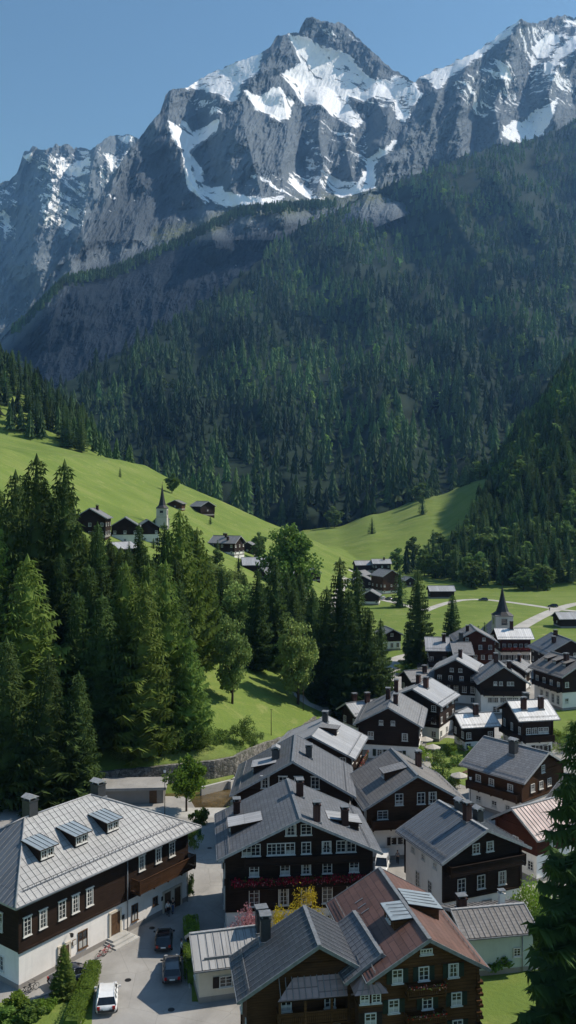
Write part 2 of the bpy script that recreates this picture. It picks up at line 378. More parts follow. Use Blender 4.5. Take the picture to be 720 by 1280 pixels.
px_ = np.linspace(-330, 1050, 470)
Ys = np.concatenate([np.linspace(20, 130, 60)[:-1], np.linspace(130, 215, 130)[:-1], np.geomspace(215, 1210, 230)])
PX, YY = np.meshgrid(px_, Ys); XX = (PX - 360) * YY / F
ZZ = terrain(XX.ravel(), YY.ravel()).reshape(XX.shape)
amp = np.clip((YY - 120) / 300, 0, 1) * np.clip(ZZ / 6, 0, 1)
ZZ = ZZ + amp * 1.3 * fnoise(XX / 45, YY / 45, XX * 0, 4)
gd = np.ones(PX.shape)
def grass_mat():
    t = NT('alpine_grass', .95, .1); v = t.coord('Object')
    a = t.noise(v, .035, 5, .6, .4); b = t.noise(v, 1.6, 6, .7); cc = t.noise(t.coord('Object', (.02, .1, .05)), 1.0, 5)
    c1 = t.ramp(a, [(.3, (.115, .165, .034)), (.55, (.165, .22, .048)), (.75, (.235, .26, .078))])
    c1 = t.mix(t.ramp(cc, [(.5, 0), (.7, .6)]), c1, (.25, .265, .09))
    c1 = t.mix(t.math('MULTIPLY', t.ramp(b, [(.35, 0), (.65, 1)]), .6), c1, (.10, .15, .035))
    wv = t.n('ShaderNodeTexWave', i_Scale=.16, i_Distortion=5.0, i_Detail=3.0); wv.inputs['Detail Scale'].default_value = .6; t.l(t.coord('Object', (.5, 1, 1.6), (0, 0, .5)), wv.inputs['Vector'])
    c1 = t.mix(t.math('MULTIPLY', wv.outputs['Fac'], .35), c1, (.12, .18, .04))
    c1 = t.mix(t.ramp(t.noise(v, .12, 6, .7, 1.0), [(.56, 0), (.72, .6)]), c1, (.32, .31, .12))
    t.col(c1); t.bump(b, .6, .25)
    return t.mat
GRASS = grass_mat()
o = grid_obj('ground', np.stack([XX, YY, ZZ], -1), GRASS); tag(o, kind='structure')
# wide plain under everything, out to the foot of the mountains on either side
o = MB().poly([(-9000, -600, -2.2), (9000, -600, -2.2), (9000, 9000, -2.2), (-9000, 9000, -2.2)], [(0, 1, 2, 3)], GRASS).build('valley_floor'); tag(o, kind='structure')

# ------------------------------------------------------------------ paving, paths, lawns (flush sheets)
def asphalt_mat(name, c, streak=True):
    t = NT(name, .85, .25); v = t.coord('Object')
    a = t.noise(v, .18, 6, .65, .5); b = t.noise(v, 9, 4, .7); k = t.noise(t.coord('Object', (.5, .12, 1), (0, 0, .5)), 1, 5, .6)
    lo = tuple(x * .72 for x in c); hi = tuple(x * 1.15 for x in c)
    cc = t.mix(t.math('MULTIPLY', b, .4), t.ramp(a, [(.3, lo), (.65, hi)]), lo)
    cc = t.mix(t.ramp(k, [(.55, 0), (.75, .45)]), cc, tuple(x * .55 for x in c))
    vo = t.n('ShaderNodeTexVoronoi', i_Scale=.22, feature='DISTANCE_TO_EDGE'); t.l(v, vo.inputs['Vector'])
    cc = t.mix(t.ramp(vo.outputs['Distance'], [(0, .6), (.006, 0)]), cc, tuple(x * .45 for x in c))
    t.col(cc); t.bump(b, .3, .02); return t.mat
ASPH = asphalt_mat('pale_worn_asphalt', (.335, .322, .30)); GRAV = asphalt_mat('gravel_path', (.44, .42, .38)); CONC = asphalt_mat('pale_concrete', (.46, .45, .42))
def sheet_px(name, pts, z, mat, kind='structure', world=False):
    P = [Vector((p[0], p[1], z)) if world else ground(p[0], p[1], z) for p in pts]
    bm = bmesh.new(); vs = [bm.verts.new(p) for p in P]; f = bm.faces.new(vs); f.normal_update()
    if f.normal.z < 0: f.normal_flip()
    bmesh.ops.triangulate(bm, faces=[f]); me = bpy.data.meshes.new(name); bm.to_mesh(me); bm.free(); me.materials.append(mat)
    o = link(name, me); tag(o, kind=kind); return o
def strip(name, pts, w, z, mat, world=False, zf=None):
    P = [Vector((p[0], p[1], 0)) if world else ground(p[0], p[1]) for p in pts]
    Q = []                                            # smooth the centre line
    for i in range(len(P) - 1):
        p0, p1, p2, p3 = P[max(i - 1, 0)], P[i], P[i + 1], P[min(i + 2, len(P) - 1)]
        for k in range(8):
            t = k / 8; Q.append(.5 * ((2 * p1) + (p2 - p0) * t + (2 * p0 - 5 * p1 + 4 * p2 - p3) * t * t + (3 * p1 - p0 - 3 * p2 + p3) * t ** 3))
    Q.append(P[-1]); m = MB(); v = []
    for i, p in enumerate(Q):
        d = (Q[min(i + 1, len(Q) - 1)] - Q[max(i - 1, 0)]); n = Vector((-d.y, d.x, 0)).normalized() * w / 2
        for q in (p + n, p - n): v.append((q.x, q.y, (tz(q.x, q.y) if zf else 0) + z))
    m.poly(v, [(2 * i, 2 * i + 1, 2 * i + 3, 2 * i + 2) for i in range(len(Q) - 1)], mat)
    o = m.build(name); tag(o, kind='structure'); return o
sheet_px('pavement', [(-60, 1330), (-60, 992), (100, 992), (236, 996), (244, 1010), (330, 1010), (372, 985), (420, 955), (452, 925), (470, 905), (476, 880), (482, 850), (488, 830), (500, 824), (540, 818), (600, 812), (660, 812), (720, 826), (860, 850), (860, 1330)], .02, ASPH)
sheet_px('bridge_deck', [(180, 1009.5), (180, 1022), (330, 1022), (332, 1009.5)], .045, CONC)
LAWN = GRASS
sheet_px('lawn', [(588, 1216), (700, 1210), (760, 1330), (575, 1330)], .05, LAWN)
sheet_px('lawn', [(532, 925), (560, 922), (612, 932), (624, 950), (610, 968), (590, 985), (560, 975), (540, 960)], .05, LAWN)
sheet_px('lawn', [(676, 888), (790, 884), (800, 925), (700, 930), (672, 915)], .05, LAWN)
sheet_px('lawn', [(498, 827), (520, 822), (522, 843), (503, 846)], .05, LAWN)
sheet_px('lawn', [(-60, 1255), (40, 1252), (117, 1238), (112, 1330), (-60, 1330)], .05, LAWN)
sheet_px('lawn', [(237, 1160), (246, 1160), (262, 1252), (240, 1252)], .05, LAWN)
strip('path', [(515, 818), (496, 824), (486, 836), (482, 852), (478, 880)], 4.5, .06, GRAV)
strip('path', [(478, 884), (450, 888), (415, 886), (385, 888), (372, 882)], 3.4, .06, GRAV, zf=True)
strip('path', [(530, 764), (545, 758), (562, 753), (580, 750), (603, 749.5), (630, 752), (660, 756), (687, 760), (700, 762), (740, 766)], 4.2, .03, GRAV)
strip('path', [(640, 792), (653, 783), (673, 772), (693, 763), (715, 756), (740, 752)], 5.5, .05, GRAV)
strip('path', [(440, 722), (428, 740), (420, 760), (418, 790), (422, 815), (430, 850)], 4.0, .06, GRAV, zf=True)
strip('path', [(455, 742), (480, 750), (505, 756), (530, 764)], 4.0, .05, GRAV)
# river
t = NT('brown_shallow_water', .12, .5); v = t.coord('Object'); t.col(t.ramp(t.noise(v, .5, 6, .6, .6), [(.35, (.055, .040, .018)), (.6, (.12, .085, .04)), (.8, (.16, .13, .075))])); t.bump(t.noise(v, 3, 3), .15, .05)
o = strip('river', RIVER, 13.0, -1.35, t.mat, world=True)
# retaining wall of rubble stone: follows the foot of the slope
def rubble_mat():
    t = NT('rubble_stone', .9, .2); v = t.coord('Object')
    vo = t.n('ShaderNodeTexVoronoi', i_Scale=1.9, feature='DISTANCE_TO_EDGE'); t.l(v, vo.inputs['Vector'])
    vc = t.n('ShaderNodeTexVoronoi', i_Scale=1.9); t.l(v, vc.inputs['Vector'])
    sp = t.n('ShaderNodeSeparateColor'); t.l(vc.outputs['Color'], sp.inputs[0])
    st = t.ramp(sp.outputs[0], [(0, (.10, .095, .085)), (.5, (.21, .20, .18)), (1, (.34, .32, .29))])
    st = t.mix(t.math('MULTIPLY', t.noise(v, 6, 5), .5), st, (.12, .12, .10))
    c = t.mix(t.ramp(vo.outputs['Distance'], [(0, 1), (.07, 0)]), st, (.05, .048, .042))
    c = t.mix(t.ramp(t.noise(v, .25, 5, .6, .5), [(.52, 0), (.7, .65)]), c, (.045, .06, .025))
    t.col(c); t.bump(vo.outputs['Distance'], .7, .12); return t.mat
RUB = rubble_mat()
W = [(-110, 141.2), (-46, 147), (-30, 150), (-13.2, 156), (-9.7, 158.5), (-3.5, 171), (1.5, 183), (6, 196)]
m = MB(); pts = []
for (x0, y0), (x1, y1) in zip(W[:-1], W[1:]):
    n = max(1, int(math.hypot(x1 - x0, y1 - y0) / 1.5))
    for i in range(n): pts.append((x0 + (x1 - x0) * i / n, y0 + (y1 - y0) * i / n))
pts.append(W[-1]); prev = None; vs = []; fs = []
for i, (x, y) in enumerate(pts):
    a = pts[max(i - 1, 0)]; b = pts[min(i + 1, len(pts) - 1)]; d = Vector((b[0] - a[0], b[1] - a[1], 0)).normalized(); n = Vector((d.y, -d.x, 0))
    h = float(np.interp(y, [140, 165, 182, 196], [3.3, 3.0, 1.1, .8])) + R.uniform(-.12, .12)
    p = Vector((x, y, 0))
    vs += [p + n * .55 + Vector((0, 0, -2.2)), p + n * .32 + Vector((0, 0, h)), p - n * .35 + Vector((0, 0, h + .02)), p - n * .35 + Vector((0, 0, -2.2))]
    if i: b0 = 4 * (i - 1); b1 = 4 * i; fs += [(b0, b1, b1 + 1, b0 + 1), (b0 + 1, b1 + 1, b1 + 2, b0 + 2), (b0 + 2, b1 + 2, b1 + 3, b0 + 3)]
m.poly(vs, fs, RUB); o = m.build('retaining_wall'); tag(o, 'long rubble stone retaining wall holding up the wooded slope beside the brown stream', 'stone wall')
m = MB()                                              # pale quay edge of the river
for k in (-1,):
    for (a, b) in zip(RIVER[2:-1], RIVER[3:]):
        d = Vector((b[0] - a[0], b[1] - a[1], 0)); L = d.length; d.normalize(); n = Vector((-d.y, d.x, 0)) * 4.5
        m.box(((a[0] + b[0]) / 2 + n.x, (a[1] + b[1]) / 2 + n.y, -.9), (L + .3, .5, 1.9), CONC, rz=math.atan2(d.y, d.x))
        m.box(((a[0] + b[0]) / 2 - n.x, (a[1] + b[1]) / 2 - n.y, -.85), (L + .3, .5, 1.9), CONC, rz=math.atan2(d.y, d.x))
o = m.build('river_bank'); tag(o, kind='structure')
# ------------------------------------------------------------------ trees
def leaf_mat(name, c, var=.35, trans=.3, rough=.7):
    t = NT(name, rough, .12); v = t.coord('Object'); r = t.rnd()
    f = t.noise(v, 1.1, 4, .6)
    lo = tuple(x * (1 - var) for x in c); hi = (min(1, c[0] * (1 + var * 1.25)), min(1, c[1] * (1 + var)), c[2] * (1 + var * .5))
    cc = t.ramp(f, [(.3, lo), (.7, hi)])
    ti = t.n('ShaderNodeAttribute', attribute_name='tint', attribute_type='INSTANCER'); cc = t.mix(1.0, cc, t.ramp(t.math('ADD', t.math('MULTIPLY', ti.outputs['Fac'], .33), .3333), [(0, (.28, .34, .42)), (.3333, (1, 1, 1)), (.70, (1.55, 1.6, 1.4)), (1, (2.1, 2.0, 1.6))]), 'MULTIPLY')  # instancer tint multiplies painted fold light and shade into the foliage colour
    h = t.n('ShaderNodeHueSaturation'); t.l(cc, h.inputs['Color'])
    t.l(t.math('ADD', t.math('MULTIPLY', r, .022), .494), h.inputs['Hue']); t.l(t.math('ADD', t.math('MULTIPLY', t.math('FRACT', t.math('MULTIPLY', r, 7.3)), .6), .72), h.inputs['Value'])
    t.col(h.outputs['Color'])
    tr = t.n('ShaderNodeBsdfTranslucent'); t.l(h.outputs['Color'], tr.inputs['Color'])
    ms = t.n('ShaderNodeMixShader', i_Fac=trans); out = t.t.nodes['Material Output']
    t.l(t.b.outputs[0], ms.inputs[1]); t.l(tr.outputs[0], ms.inputs[2]); t.l(ms.outputs[0], out.inputs['Surface'])
    return t.mat
SPRUCE = leaf_mat('dark_spruce_needles', (.064, .106, .034)); FIRG = leaf_mat('green_fir_needles', (.15, .21, .05))
LARCH = leaf_mat('fresh_larch_needles', (.13, .20, .048)); LEAFM = leaf_mat('broadleaf_foliage', (.105, .175, .04), trans=.35)
LEAFB = leaf_mat('bright_broadleaf_foliage', (.17, .27, .045), trans=.55); LEAFO = leaf_mat('olive_foliage', (.20, .27, .085), trans=.3)
YEL = leaf_mat('golden_foliage', (.62, .50, .05), .3); PINKF = leaf_mat('pink_blossom', (.45, .22, .25), .3, .2); REDF = leaf_mat('red_geranium', (.34, .010, .035), .4, .1)
BARK = simple('rough_bark', (.06, .045, .032), .95, .1, .4, 4.0)
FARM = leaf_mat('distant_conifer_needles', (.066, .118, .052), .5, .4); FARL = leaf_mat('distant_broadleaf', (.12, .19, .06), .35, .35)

def conifer(seed, h, rb, whorls, nb, tw, mat, droop=.30, start=.05, gap=.0, up=.0, leaf=1.0):
    r = random.Random(seed); v = []; f = []
    def tri(a, b, c): k = len(v); v.extend((a, b, c)); f.append((k, k + 1, k + 2))
    lean = [r.uniform(-.006, .006) * h for _ in range(2)]
    side = [r.uniform(.82, 1.15) for _ in range(7)]
    for w in range(whorls):
        t = start + (1 - start) * (1 - (1 - w / whorls) ** 1.35); z = h * t
        rr = rb * ((1 - t) ** .82) * (1 if t > start + .12 else .8 + .2 * (t - start) / .12)
        n = max(4, int(nb * (.5 + .5 * (1 - t)))); off = r.random() * 6.28
        for b in range(n):
            if r.random() < gap: continue
            a = off + 6.283 * b / n + r.uniform(-.25, .25)
            L = (rr * r.uniform(.72, 1.12) + .25) * side[int(a / 6.283 * 7) % 7]
            dx, dy = math.cos(a), math.sin(a); dr = droop * r.uniform(.6, 1.4)
            nt = max(2, int(tw * L / rb + 1.5))
            c0 = Vector((lean[0] * t, lean[1] * t, z))
            def P(s): return c0 + Vector((dx * L * s, dy * L * s, -dr * L * s + (.30 + up) * L * s * s))
            pw = .5 * leaf
            for k in range(nt):
                s = (k + .7) / (nt + .2); p = P(s); q = P(min(1, s + .18)); wd = L * (.16 + .42 * (1 - s) * s * 2) * r.uniform(.7, 1.25) * pw + .16 + .10 * t
                perp = Vector((-dy, dx, 0))
                for sg in (-1, 1):
                    e = p + perp * sg * wd + Vector((dx, dy, 0)) * wd * .65 + Vector((0, 0, -wd * r.uniform(.15, .6)))
                    tri(p, q + Vector((0, 0, r.uniform(-.05, .08))), e)
                    if tw > 4:
                        e2 = p + perp * sg * wd * .5 + Vector((0, 0, -wd * r.uniform(.6, 1.1))) + Vector((dx, dy, 0)) * wd * .3
                        tri(p, e2, q)
            tri(P(.75) + Vector((-dy, dx, 0)) * .12, P(.75) - Vector((-dy, dx, 0)) * .12, P(1.06))
    for (t0, t1) in ((start, .35), (.3, .62), (.56, .9), (.8, .99)):       # the dense heart of the crown
        z0, z1 = h * t0, h * min(1, t1 + .06); q0 = rb * ((1 - t0) ** .82) * (.50 if tw < 9 else .24); m_ = 9; b_ = len(v)
        for i in range(m_): a = 6.283 * i / m_; q = q0 * r.uniform(.75, 1.2); v.append(Vector((lean[0] * t0 + math.cos(a) * q, lean[1] * t0 + math.sin(a) * q, z0 - q * .25)))
        v.append(Vector((lean[0] * t1, lean[1] * t1, z1)))
        for i in range(m_): f.append((b_ + i, b_ + (i + 1) % m_, b_ + m_))
    tp = Vector((lean[0], lean[1], h))
    for k in range(6):
        a = k * 1.05; tri(tp + Vector((0, 0, .3)), tp + Vector((math.cos(a) * .22, math.sin(a) * .22, -h * .03)), tp + Vector((math.cos(a + .6) * .22, math.sin(a + .6) * .22, -h * .03)))
    me = bpy.data.meshes.new('crown'); me.from_pydata([tuple(p) for p in v], [], f); me.materials.append(mat)
    tm = MB().tube([(0, 0, -1.5), (0, 0, h * .3), (lean[0] * .6, lean[1] * .6, h * .65), (lean[0], lean[1], h * .97)], [h * .014, h * .011, h * .006, h * .001], BARK, 7).mesh('trunk')
    return me, tm
def broadleaf(seed, h, rx, mat, clumps=42, leaves=110, ls=.42, z0=.22, tall=1.0, dens=1.0):
    r = random.Random(seed); v = []; f = []; tb = MB()
    zc = h * (z0 + (1 - z0) * .5); rz = h * (1 - z0) * .5
    tb.tube([(0, 0, -1), (.1, 0, h * z0), (0, .1, h * .55), (0, 0, h * .85)], [h * .022, h * .017, h * .010, h * .003], BARK, 7)
    cl = []
    for k in range(clumps):
        u = r.random() ** .45; a = r.random() * 6.28; ph = math.acos(r.uniform(-1, 1))
        zz = math.cos(ph) * u; rr = math.sin(ph) * u * (1 - .28 * max(0, zz)) * (1 if zz > -.2 else .8)
        c = Vector((math.cos(a) * rr * rx, math.sin(a) * rr * rx, zc + zz * rz)); cl.append((c, r.uniform(.16, .30) * rx * 1.15))
    for i, (c, cr) in enumerate(cl):
        if i % 3 == 0: tb.tube([(0, 0, max(h * z0 * .8, c.z * .55)), c * .55 + Vector((0, 0, c.z * .18)), c], [h * .009, h * .005, .03], BARK, 5)
        for _ in range(int(leaves * dens)):
            d = Vector((r.gauss(0, 1), r.gauss(0, 1), r.gauss(0, .75)))
            p = c + d.normalized() * cr * (r.random() ** .35) * (1.0 + .35 * abs(r.gauss(0, .5)))
            n = Vector((r.gauss(0, 1), r.gauss(0, 1), r.gauss(0.4, 1))).normalized(); u = n.orthogonal().normalized(); w_ = n.cross(u); s = ls * r.uniform(.6, 1.3)
            k = len(v); v.extend((p - u * s * .5, p + w_ * s * .35, p + u * s * .5, p - w_ * s * .35)); f.append((k, k + 1, k + 2, k + 3))
    me = bpy.data.meshes.new('crown'); me.from_pydata([tuple(p) for p in v], [], f); me.materials.append(mat)
    return me, tb.mesh('trunk')
def tree(name, protos, x, y, h, label, group, wide=1.0, z=None, cat='tree', parts=True, rz=None):
    """protos: meshes of height 10"""
    p = R.choice(protos) if isinstance(protos, list) else protos
    z = tz(x, y) if z is None else z
    r = empty(name, (x, y, z - .1), R.uniform(0, 6.28) if rz is None else rz); s = h / 10.0; r.scale = (s * wide, s * wide, s)
    link('trunk', p[1], r); link('crown', p[0], r)
    tag(r, label, cat, group); return r
CON_D = [conifer(11 + i, 10, 2.0 + .12 * i, 30, 11, 6, SPRUCE, gap=.08) for i in range(4)]
CON_G = [conifer(31 + i, 10, 2.3, 27, 12, 7, FIRG, droop=.42, gap=.06, up=.06) for i in range(2)]
LAR = [conifer(51 + i, 10, 2.2, 30, 11, 6, LARCH, droop=.2, gap=.16, up=.1, leaf=1.1) for i in range(2)]
BRO = [broadleaf(61 + i, 10, 2.9, LEAFM, 60, 150, .34, .10) for i in range(3)]
BRO_O = [broadleaf(71 + i, 10, 2.7, LEAFO, 64, 150, .34, .10) for i in range(2)]
BRO_B = [broadleaf(81, 10, 3.6, LEAFB, 50, 120, .46, .24)]
CON_F = [conifer(88, 10, 2.1, 40, 12, 10, SPRUCE, gap=.22, leaf=.85, droop=.38)]
# lighter models for trees seen small
CON_M = [conifer(91 + i, 10, 1.9, 20, 9, 4, (FARM, SPRUCE, FARM)[i], gap=.03, leaf=1.8) for i in range(3)]
BRO_M = [broadleaf(96 + i, 10, 3.0, FARL, 30, 60, .85, .04) for i in range(2)]
def far_conifer(seed, n=7, tiers=6, mat=FARM):
    r = random.Random(seed); v = []; f = []
    for k in range(tiers):
        t = k / tiers; z0 = 10 * (.04 + .96 * t) - .1; z1 = min(10, z0 + 10 * (1.9 / tiers)); rr = 2.15 * (1 - t) ** .8 + .12
        b = len(v); m = 2 * n; off = r.random()
        for i in range(m):
            a = 6.283 * (i + off) / m; q = rr * (r.uniform(.85, 1.25) if i % 2 else r.uniform(.45, .7)); v.append((math.cos(a) * q, math.sin(a) * q, z0 - (.25 if i % 2 else -.35) + r.uniform(-.15, .15)))
        v.append((0, 0, z1)); 
        for i in range(m): f.append((b + i, b + (i + 1) % m, b + m))
    me = bpy.data.meshes.new('far_conifer'); me.from_pydata(v, [], f); me.materials.append(mat); return me
FARC = [far_conifer(5 + i) for i in range(3)]
FARB = broadleaf(200, 10, 2.6, FARL, 14, 16, 1.25, .03)[0]

n_con = 0
def top_h(px, top, Y, z): return CAMZ + Y * (HZ - top) / F - z
def put(px, top, Y, kind, label, group=None, wide=1.0, dx=0.0):
    x = (px - 360) * Y / F; z = tz(x, Y); h = top_h(px, top, Y, z)
    P, nm = dict(f=(CON_F, 'spruce_tree'), d=(CON_D, 'spruce_tree'), g=(CON_G, 'fir_tree'), l=(LAR, 'larch_tree'), b=(BRO, 'broadleaf_tree'), o=(BRO_O, 'broadleaf_tree'), B=(BRO_B, 'broadleaf_tree'), m=(CON_M, 'spruce_tree'), n=(BRO_M, 'broadleaf_tree'))[kind]
    return tree(nm, P, x, Y, h, label, group, wide, z)
# --- the wood on the near left slope: named trees first
HERO = [(36, 698, 153, 'g', 'broad light green fir in front of the wood at the left edge', 1.15),
        (45, 573, 176, 'd', 'tallest dark spruce near the left edge, its tip against the upper meadow', .9),
        (80, 580, 178, 'd', 'tall dark spruce just right of the tallest one at the left edge', .9),
        (20, 592, 182, 'd', 'tall dark spruce with its tip closest to the left edge', .85),
        (128, 745, 156, 'd', 'dark drooping spruce behind the tall chimneys of the long grey roofed house', 1.1),
        (-12, 850, 148, 'g', 'light green fir cut by the left edge above the long house', .9),
        (122, 655, 186, 'd', 'dark spruce reaching up in front of the hillside houses', .85),
        (174, 657, 196, 'd', 'slim dark spruce standing just below the hillside church', .8),
        (186, 706, 168, 'l', 'pale green larch in the middle of the near wood', 1.1),
        (226, 640, 188, 'l', 'tallest bright green larch right of the hillside church', 1.0),
        (246, 662, 196, 'l', 'bright green larch leaning on the tallest larch', .9),
        (238, 800, 160, 'l', 'lower pale green larch at the edge of the steep meadow', 1.05),
        (205, 655, 205, 'd', 'dark spruce between the hillside church and the bright larches', .85),
        (290, 768, 0, 'o', 'slim olive green broadleaf tree standing alone on top of the steep meadow', .78),
        (372, 772, 0, 'o', 'big olive green broadleaf tree by the path at the foot of the meadow', .9),
        (322, 712, 215, 'd', 'dark spruce left of the roofs among the trees', .85),
        (345, 700, 225, 'd', 'dark spruce behind the big olive green tree', .9),
        (362, 657, 300, 'b', 'tall full green broadleaf tree on the hillside below the meadow crest', 1.0),
        (425, 700, 218, 'd', 'tallest spruce of the dark stand in the middle of the valley', .95),
        (446, 712, 214, 'd', 'second tallest spruce of the dark stand in the middle of the valley', .9),
        (408, 735, 212, 'd', 'leftmost spruce of the dark stand in the middle of the valley', 1.0),
        (436, 745, 206, 'd', 'spruce in front of the dark stand in the middle of the valley', 1.05),
        (462, 762, 208, 'd', 'lower spruce on the right side of the dark stand', 1.0),
        (476, 775, 212, 'd', 'rightmost and lowest spruce of the dark stand', .85),
        (391, 735, 250, 'd', 'slim spruce beside the pale farm track', .85),
        (522, 714, 262, 'd', 'tall dense spruce alone on the green field', 1.0),
        (565, 744, 268, 'd', 'smaller pointed spruce on the green field left of the village church', 1.05),
        (500, 706, 395, 'm', 'dark spruce right of the far cluster of chalets', 1.1),
        (606, 778, 262, 'm', 'very small spruce tucked behind the brown gabled chalet', 1.0),
        (598, 782, 264, 'm', 'very small spruce left of the other small one behind the brown gabled chalet', .9),
        (725, 900, 74, 'f', 'huge dark spruce in the foreground cut by the right edge', .88),
        (102, 650, 322, 'm', 'spruce before the left end of the hillside village', 1.3), (132, 664, 318, 'm', 'bushy spruce below the big dark farmhouse of the hillside village', 1.4), (147, 672, 312, 'm', 'spruce before the white base of the hillside farmhouses', 1.3),
        (166, 664, 322, 'm', 'narrow spruce between the two gabled hillside farmhouses', 1.0), (192, 672, 318, 'm', 'spruce at the foot of the hillside church tower', 1.3), (208, 668, 325, 'n', 'round tree right below the hillside church tower', 1.0),
        (272, 686, 330, 'n', 'bushy tree hiding the left corner of the long hillside farmhouse', 1.0), (298, 694, 325, 'm', 'spruce standing before the long hillside farmhouse', 1.3),
        (8, 800, 143, 'd', 'dark spruce in front of the stone wall, closest to the left edge', 1.1),
        (60, 820, 142, 'd', 'dark spruce in front of the stone wall, behind the left chimney of the long house', 1.1),
        (98, 842, 144, 'd', 'lower dark spruce standing before the stone wall left of the flat roofed store', 1.1),
        (233, 945, 139.5, 'B', 'small bright green roadside tree at the end of the long grey roofed house', 1.0)]
HERO = [a if a[2] else (a[0], a[1], hit(a[0], 880, 120).y) + a[3:] for a in HERO]
for a in HERO: put(a[0], a[1], a[2], a[3], a[4], None, a[5])
# --- the fill of the same wood
LIM = ([-40, 0, 22, 45, 62, 80, 95, 120, 150, 175, 190, 205, 230, 250, 262, 300, 320, 345, 370, 385, 400, 425], [610, 602, 597, 580, 605, 585, 652, 655, 684, 660, 690, 682, 648, 668, 700, 712, 722, 712, 700, 730, 745, 705])
placed = []
def fill(n, pxr, Yr, hr, ok, kinds, label, group, sp, cap=999):
    global placed; c = 0
    for _ in range(n):
        if c >= cap: break
        Y = R.uniform(*Yr); px = R.uniform(*pxr); x = (px - 360) * Y / F
        if x > float(foot_x(Y)) - 2.5 or not ok(px, x, Y): continue
        if any((x - a) ** 2 + (Y - b) ** 2 < sp * sp for a, b in placed): continue
        z = tz(x, Y); h = R.uniform(*hr); lim = float(np.interp(px, *LIM)) + R.uniform(0, 22)
        h = min(h, top_h(px, lim, Y, z))
        if h < 7: continue
        placed.append((x, Y)); k = R.choice(kinds); c += 1
        P, nm = dict(d=(CON_D, 'spruce_tree'), g=(CON_G, 'fir_tree'), l=(LAR, 'larch_tree'), o=(BRO_O, 'broadleaf_tree'), b=(BRO, 'broadleaf_tree'), m=(CON_M, 'spruce_tree'))[k]
        tree(nm, P, x, Y, h, label[k], group, R.uniform(.85, 1.15), z)
    return c
for a in HERO: placed.append(((a[0] - 360) * a[2] / F, a[2]))
def base_px(x, Y): z = tz(x, Y); return 620 + F * (CAMZ - z) / Y
meadow = [(252, 838), (318, 838), (392, 905), (380, 925), (262, 950), (240, 915)]
def okA(px, x, Y):
    b = base_px(x, Y); q = np.array([px]); 
    return not (in_poly(q, np.array([b]), meadow)[0] or (px > 262 and b > 842) or (px > 226 and b > 862))
def okH(px, x, Y):       # keep the hillside houses in view
    return okA(px, x, Y)
WOOD = 'trees of the near wood on the left slope'
fill(900, (-50, 262), (151, 232), (22, 31), okA, 'dddgdlgd', dict(d='dark spruce packed in the near wood on the left slope', g='green fir packed in the near wood on the left slope', l='pale larch packed in the near wood on the left slope'), WOOD, 5.3, 105)
fill(500, (250, 400), (205, 300), (16, 24), okA, 'dddo', dict(d='dark spruce below the hillside roofs between meadow and valley', o='olive broadleaf tree below the hillside roofs between meadow and valley'), 'trees below the hillside roofs', 6.0, 30)
fill(600, (80, 330), (235, 335), (14, 24), okA, 'dmm', dict(d='dark spruce screening the hillside village', m='slim dark spruce screening the hillside village'), 'trees screening the hillside village', 7.0, 36)
# hill meadow singles
for px, base, h, k, lab in [(150, 597, 4.5, 'm', 'tiny lone spruce on the upper hillside meadow'), (215, 617, 12, 'n', 'round tree on the meadow crest right of the hillside church'), (263, 655, 4, 'm', 'small shrubby spruce on the meadow below the two hay huts'),
                            (465, 669, 8, 'm', 'small spruce standing alone low on the far meadow'), (528, 643, 9, 'm', 'small spruce standing alone high on the far meadow'), (325, 690, 10, 'n', 'round tree beside the long hillside farmhouse'), (322, 700, 9, 'n', 'bushy tree in front of the round one beside the hillside farmhouse'),
                            (272, 700, 9, 'm', 'spruce below the two hay huts')]:
    p = hit(px, base, 240)
    if p: tree('spruce_tree' if k == 'm' else 'broadleaf_tree', CON_M if k == 'm' else BRO_M, p.x, p.y, h * p.y / 400 * 1.0 if k == 'm' else h, lab, None, 1.2)

# --- distant woods: every tree is a point (x, y, z, height); the largest become things, the rest one mass
pts = []
def add_pt(x, y, z, h, k): pts.append((x, y, z, h, k))
# left flank wood on the hill
for _ in range(1500):
    px = R.uniform(-40, 165); Y = R.uniform(600, 820); x = (px - 360) * Y / F; z = tz(x, Y); b = 620 + F * (CAMZ - z) / Y
    edge = np.interp(px, [-40, 0, 60, 90, 130, 150, 165], [545, 548, 562, 570, 578, 580, 590])
    if b > edge - 2 or (px > 140 and Y > 700): continue
    add_pt(x, Y, z, R.uniform(15, 27) * (.7 if px > 120 else 1), 0)
pts = [p for i, p in enumerate(pts) if all((p[0] - q[0]) ** 2 + (p[1] - q[1]) ** 2 > 42 for q in pts[:i])]
# right spur and valley edge
cand = []
for _ in range(9000):
    px = R.uniform(395, 860); Y = R.uniform(478, 1090); x = (px - 360) * Y / F; z = tz(x, Y); b = 620 + F * (CAMZ - z) / Y
    wedge = in_poly(np.array([px]), np.array([b]), [(380, 735), (380, 668), (420, 658), (470, 641), (545, 620), (590, 604), (618, 592), (616, 612), (600, 638), (588, 660), (578, 684), (556, 704), (500, 716), (440, 735)])[0]
    if wedge: continue
    if b > np.interp(px, [395, 500, 560, 600, 860], [700, 716, 726, 738, 740]): continue
    if px < 560 and b > 640 and (Y > 700): continue
    if 440 < px < 560 and b > 690 and R.random() < .5: continue
    if px < 470 and b > 668: continue
    cand.append((x, Y, z, R.uniform(15, 25) * (1.0 if Y > 560 else .85), 1 if R.random() < (.35 if Y < 560 else .12) else 0))
keep = []; cell = {}
for p in cand:
    k = (int(p[0] // 7.5), int(p[1] // 7.5))
    if k in cell: continue
    cell[k] = 1; keep.append(p)
pts += keep
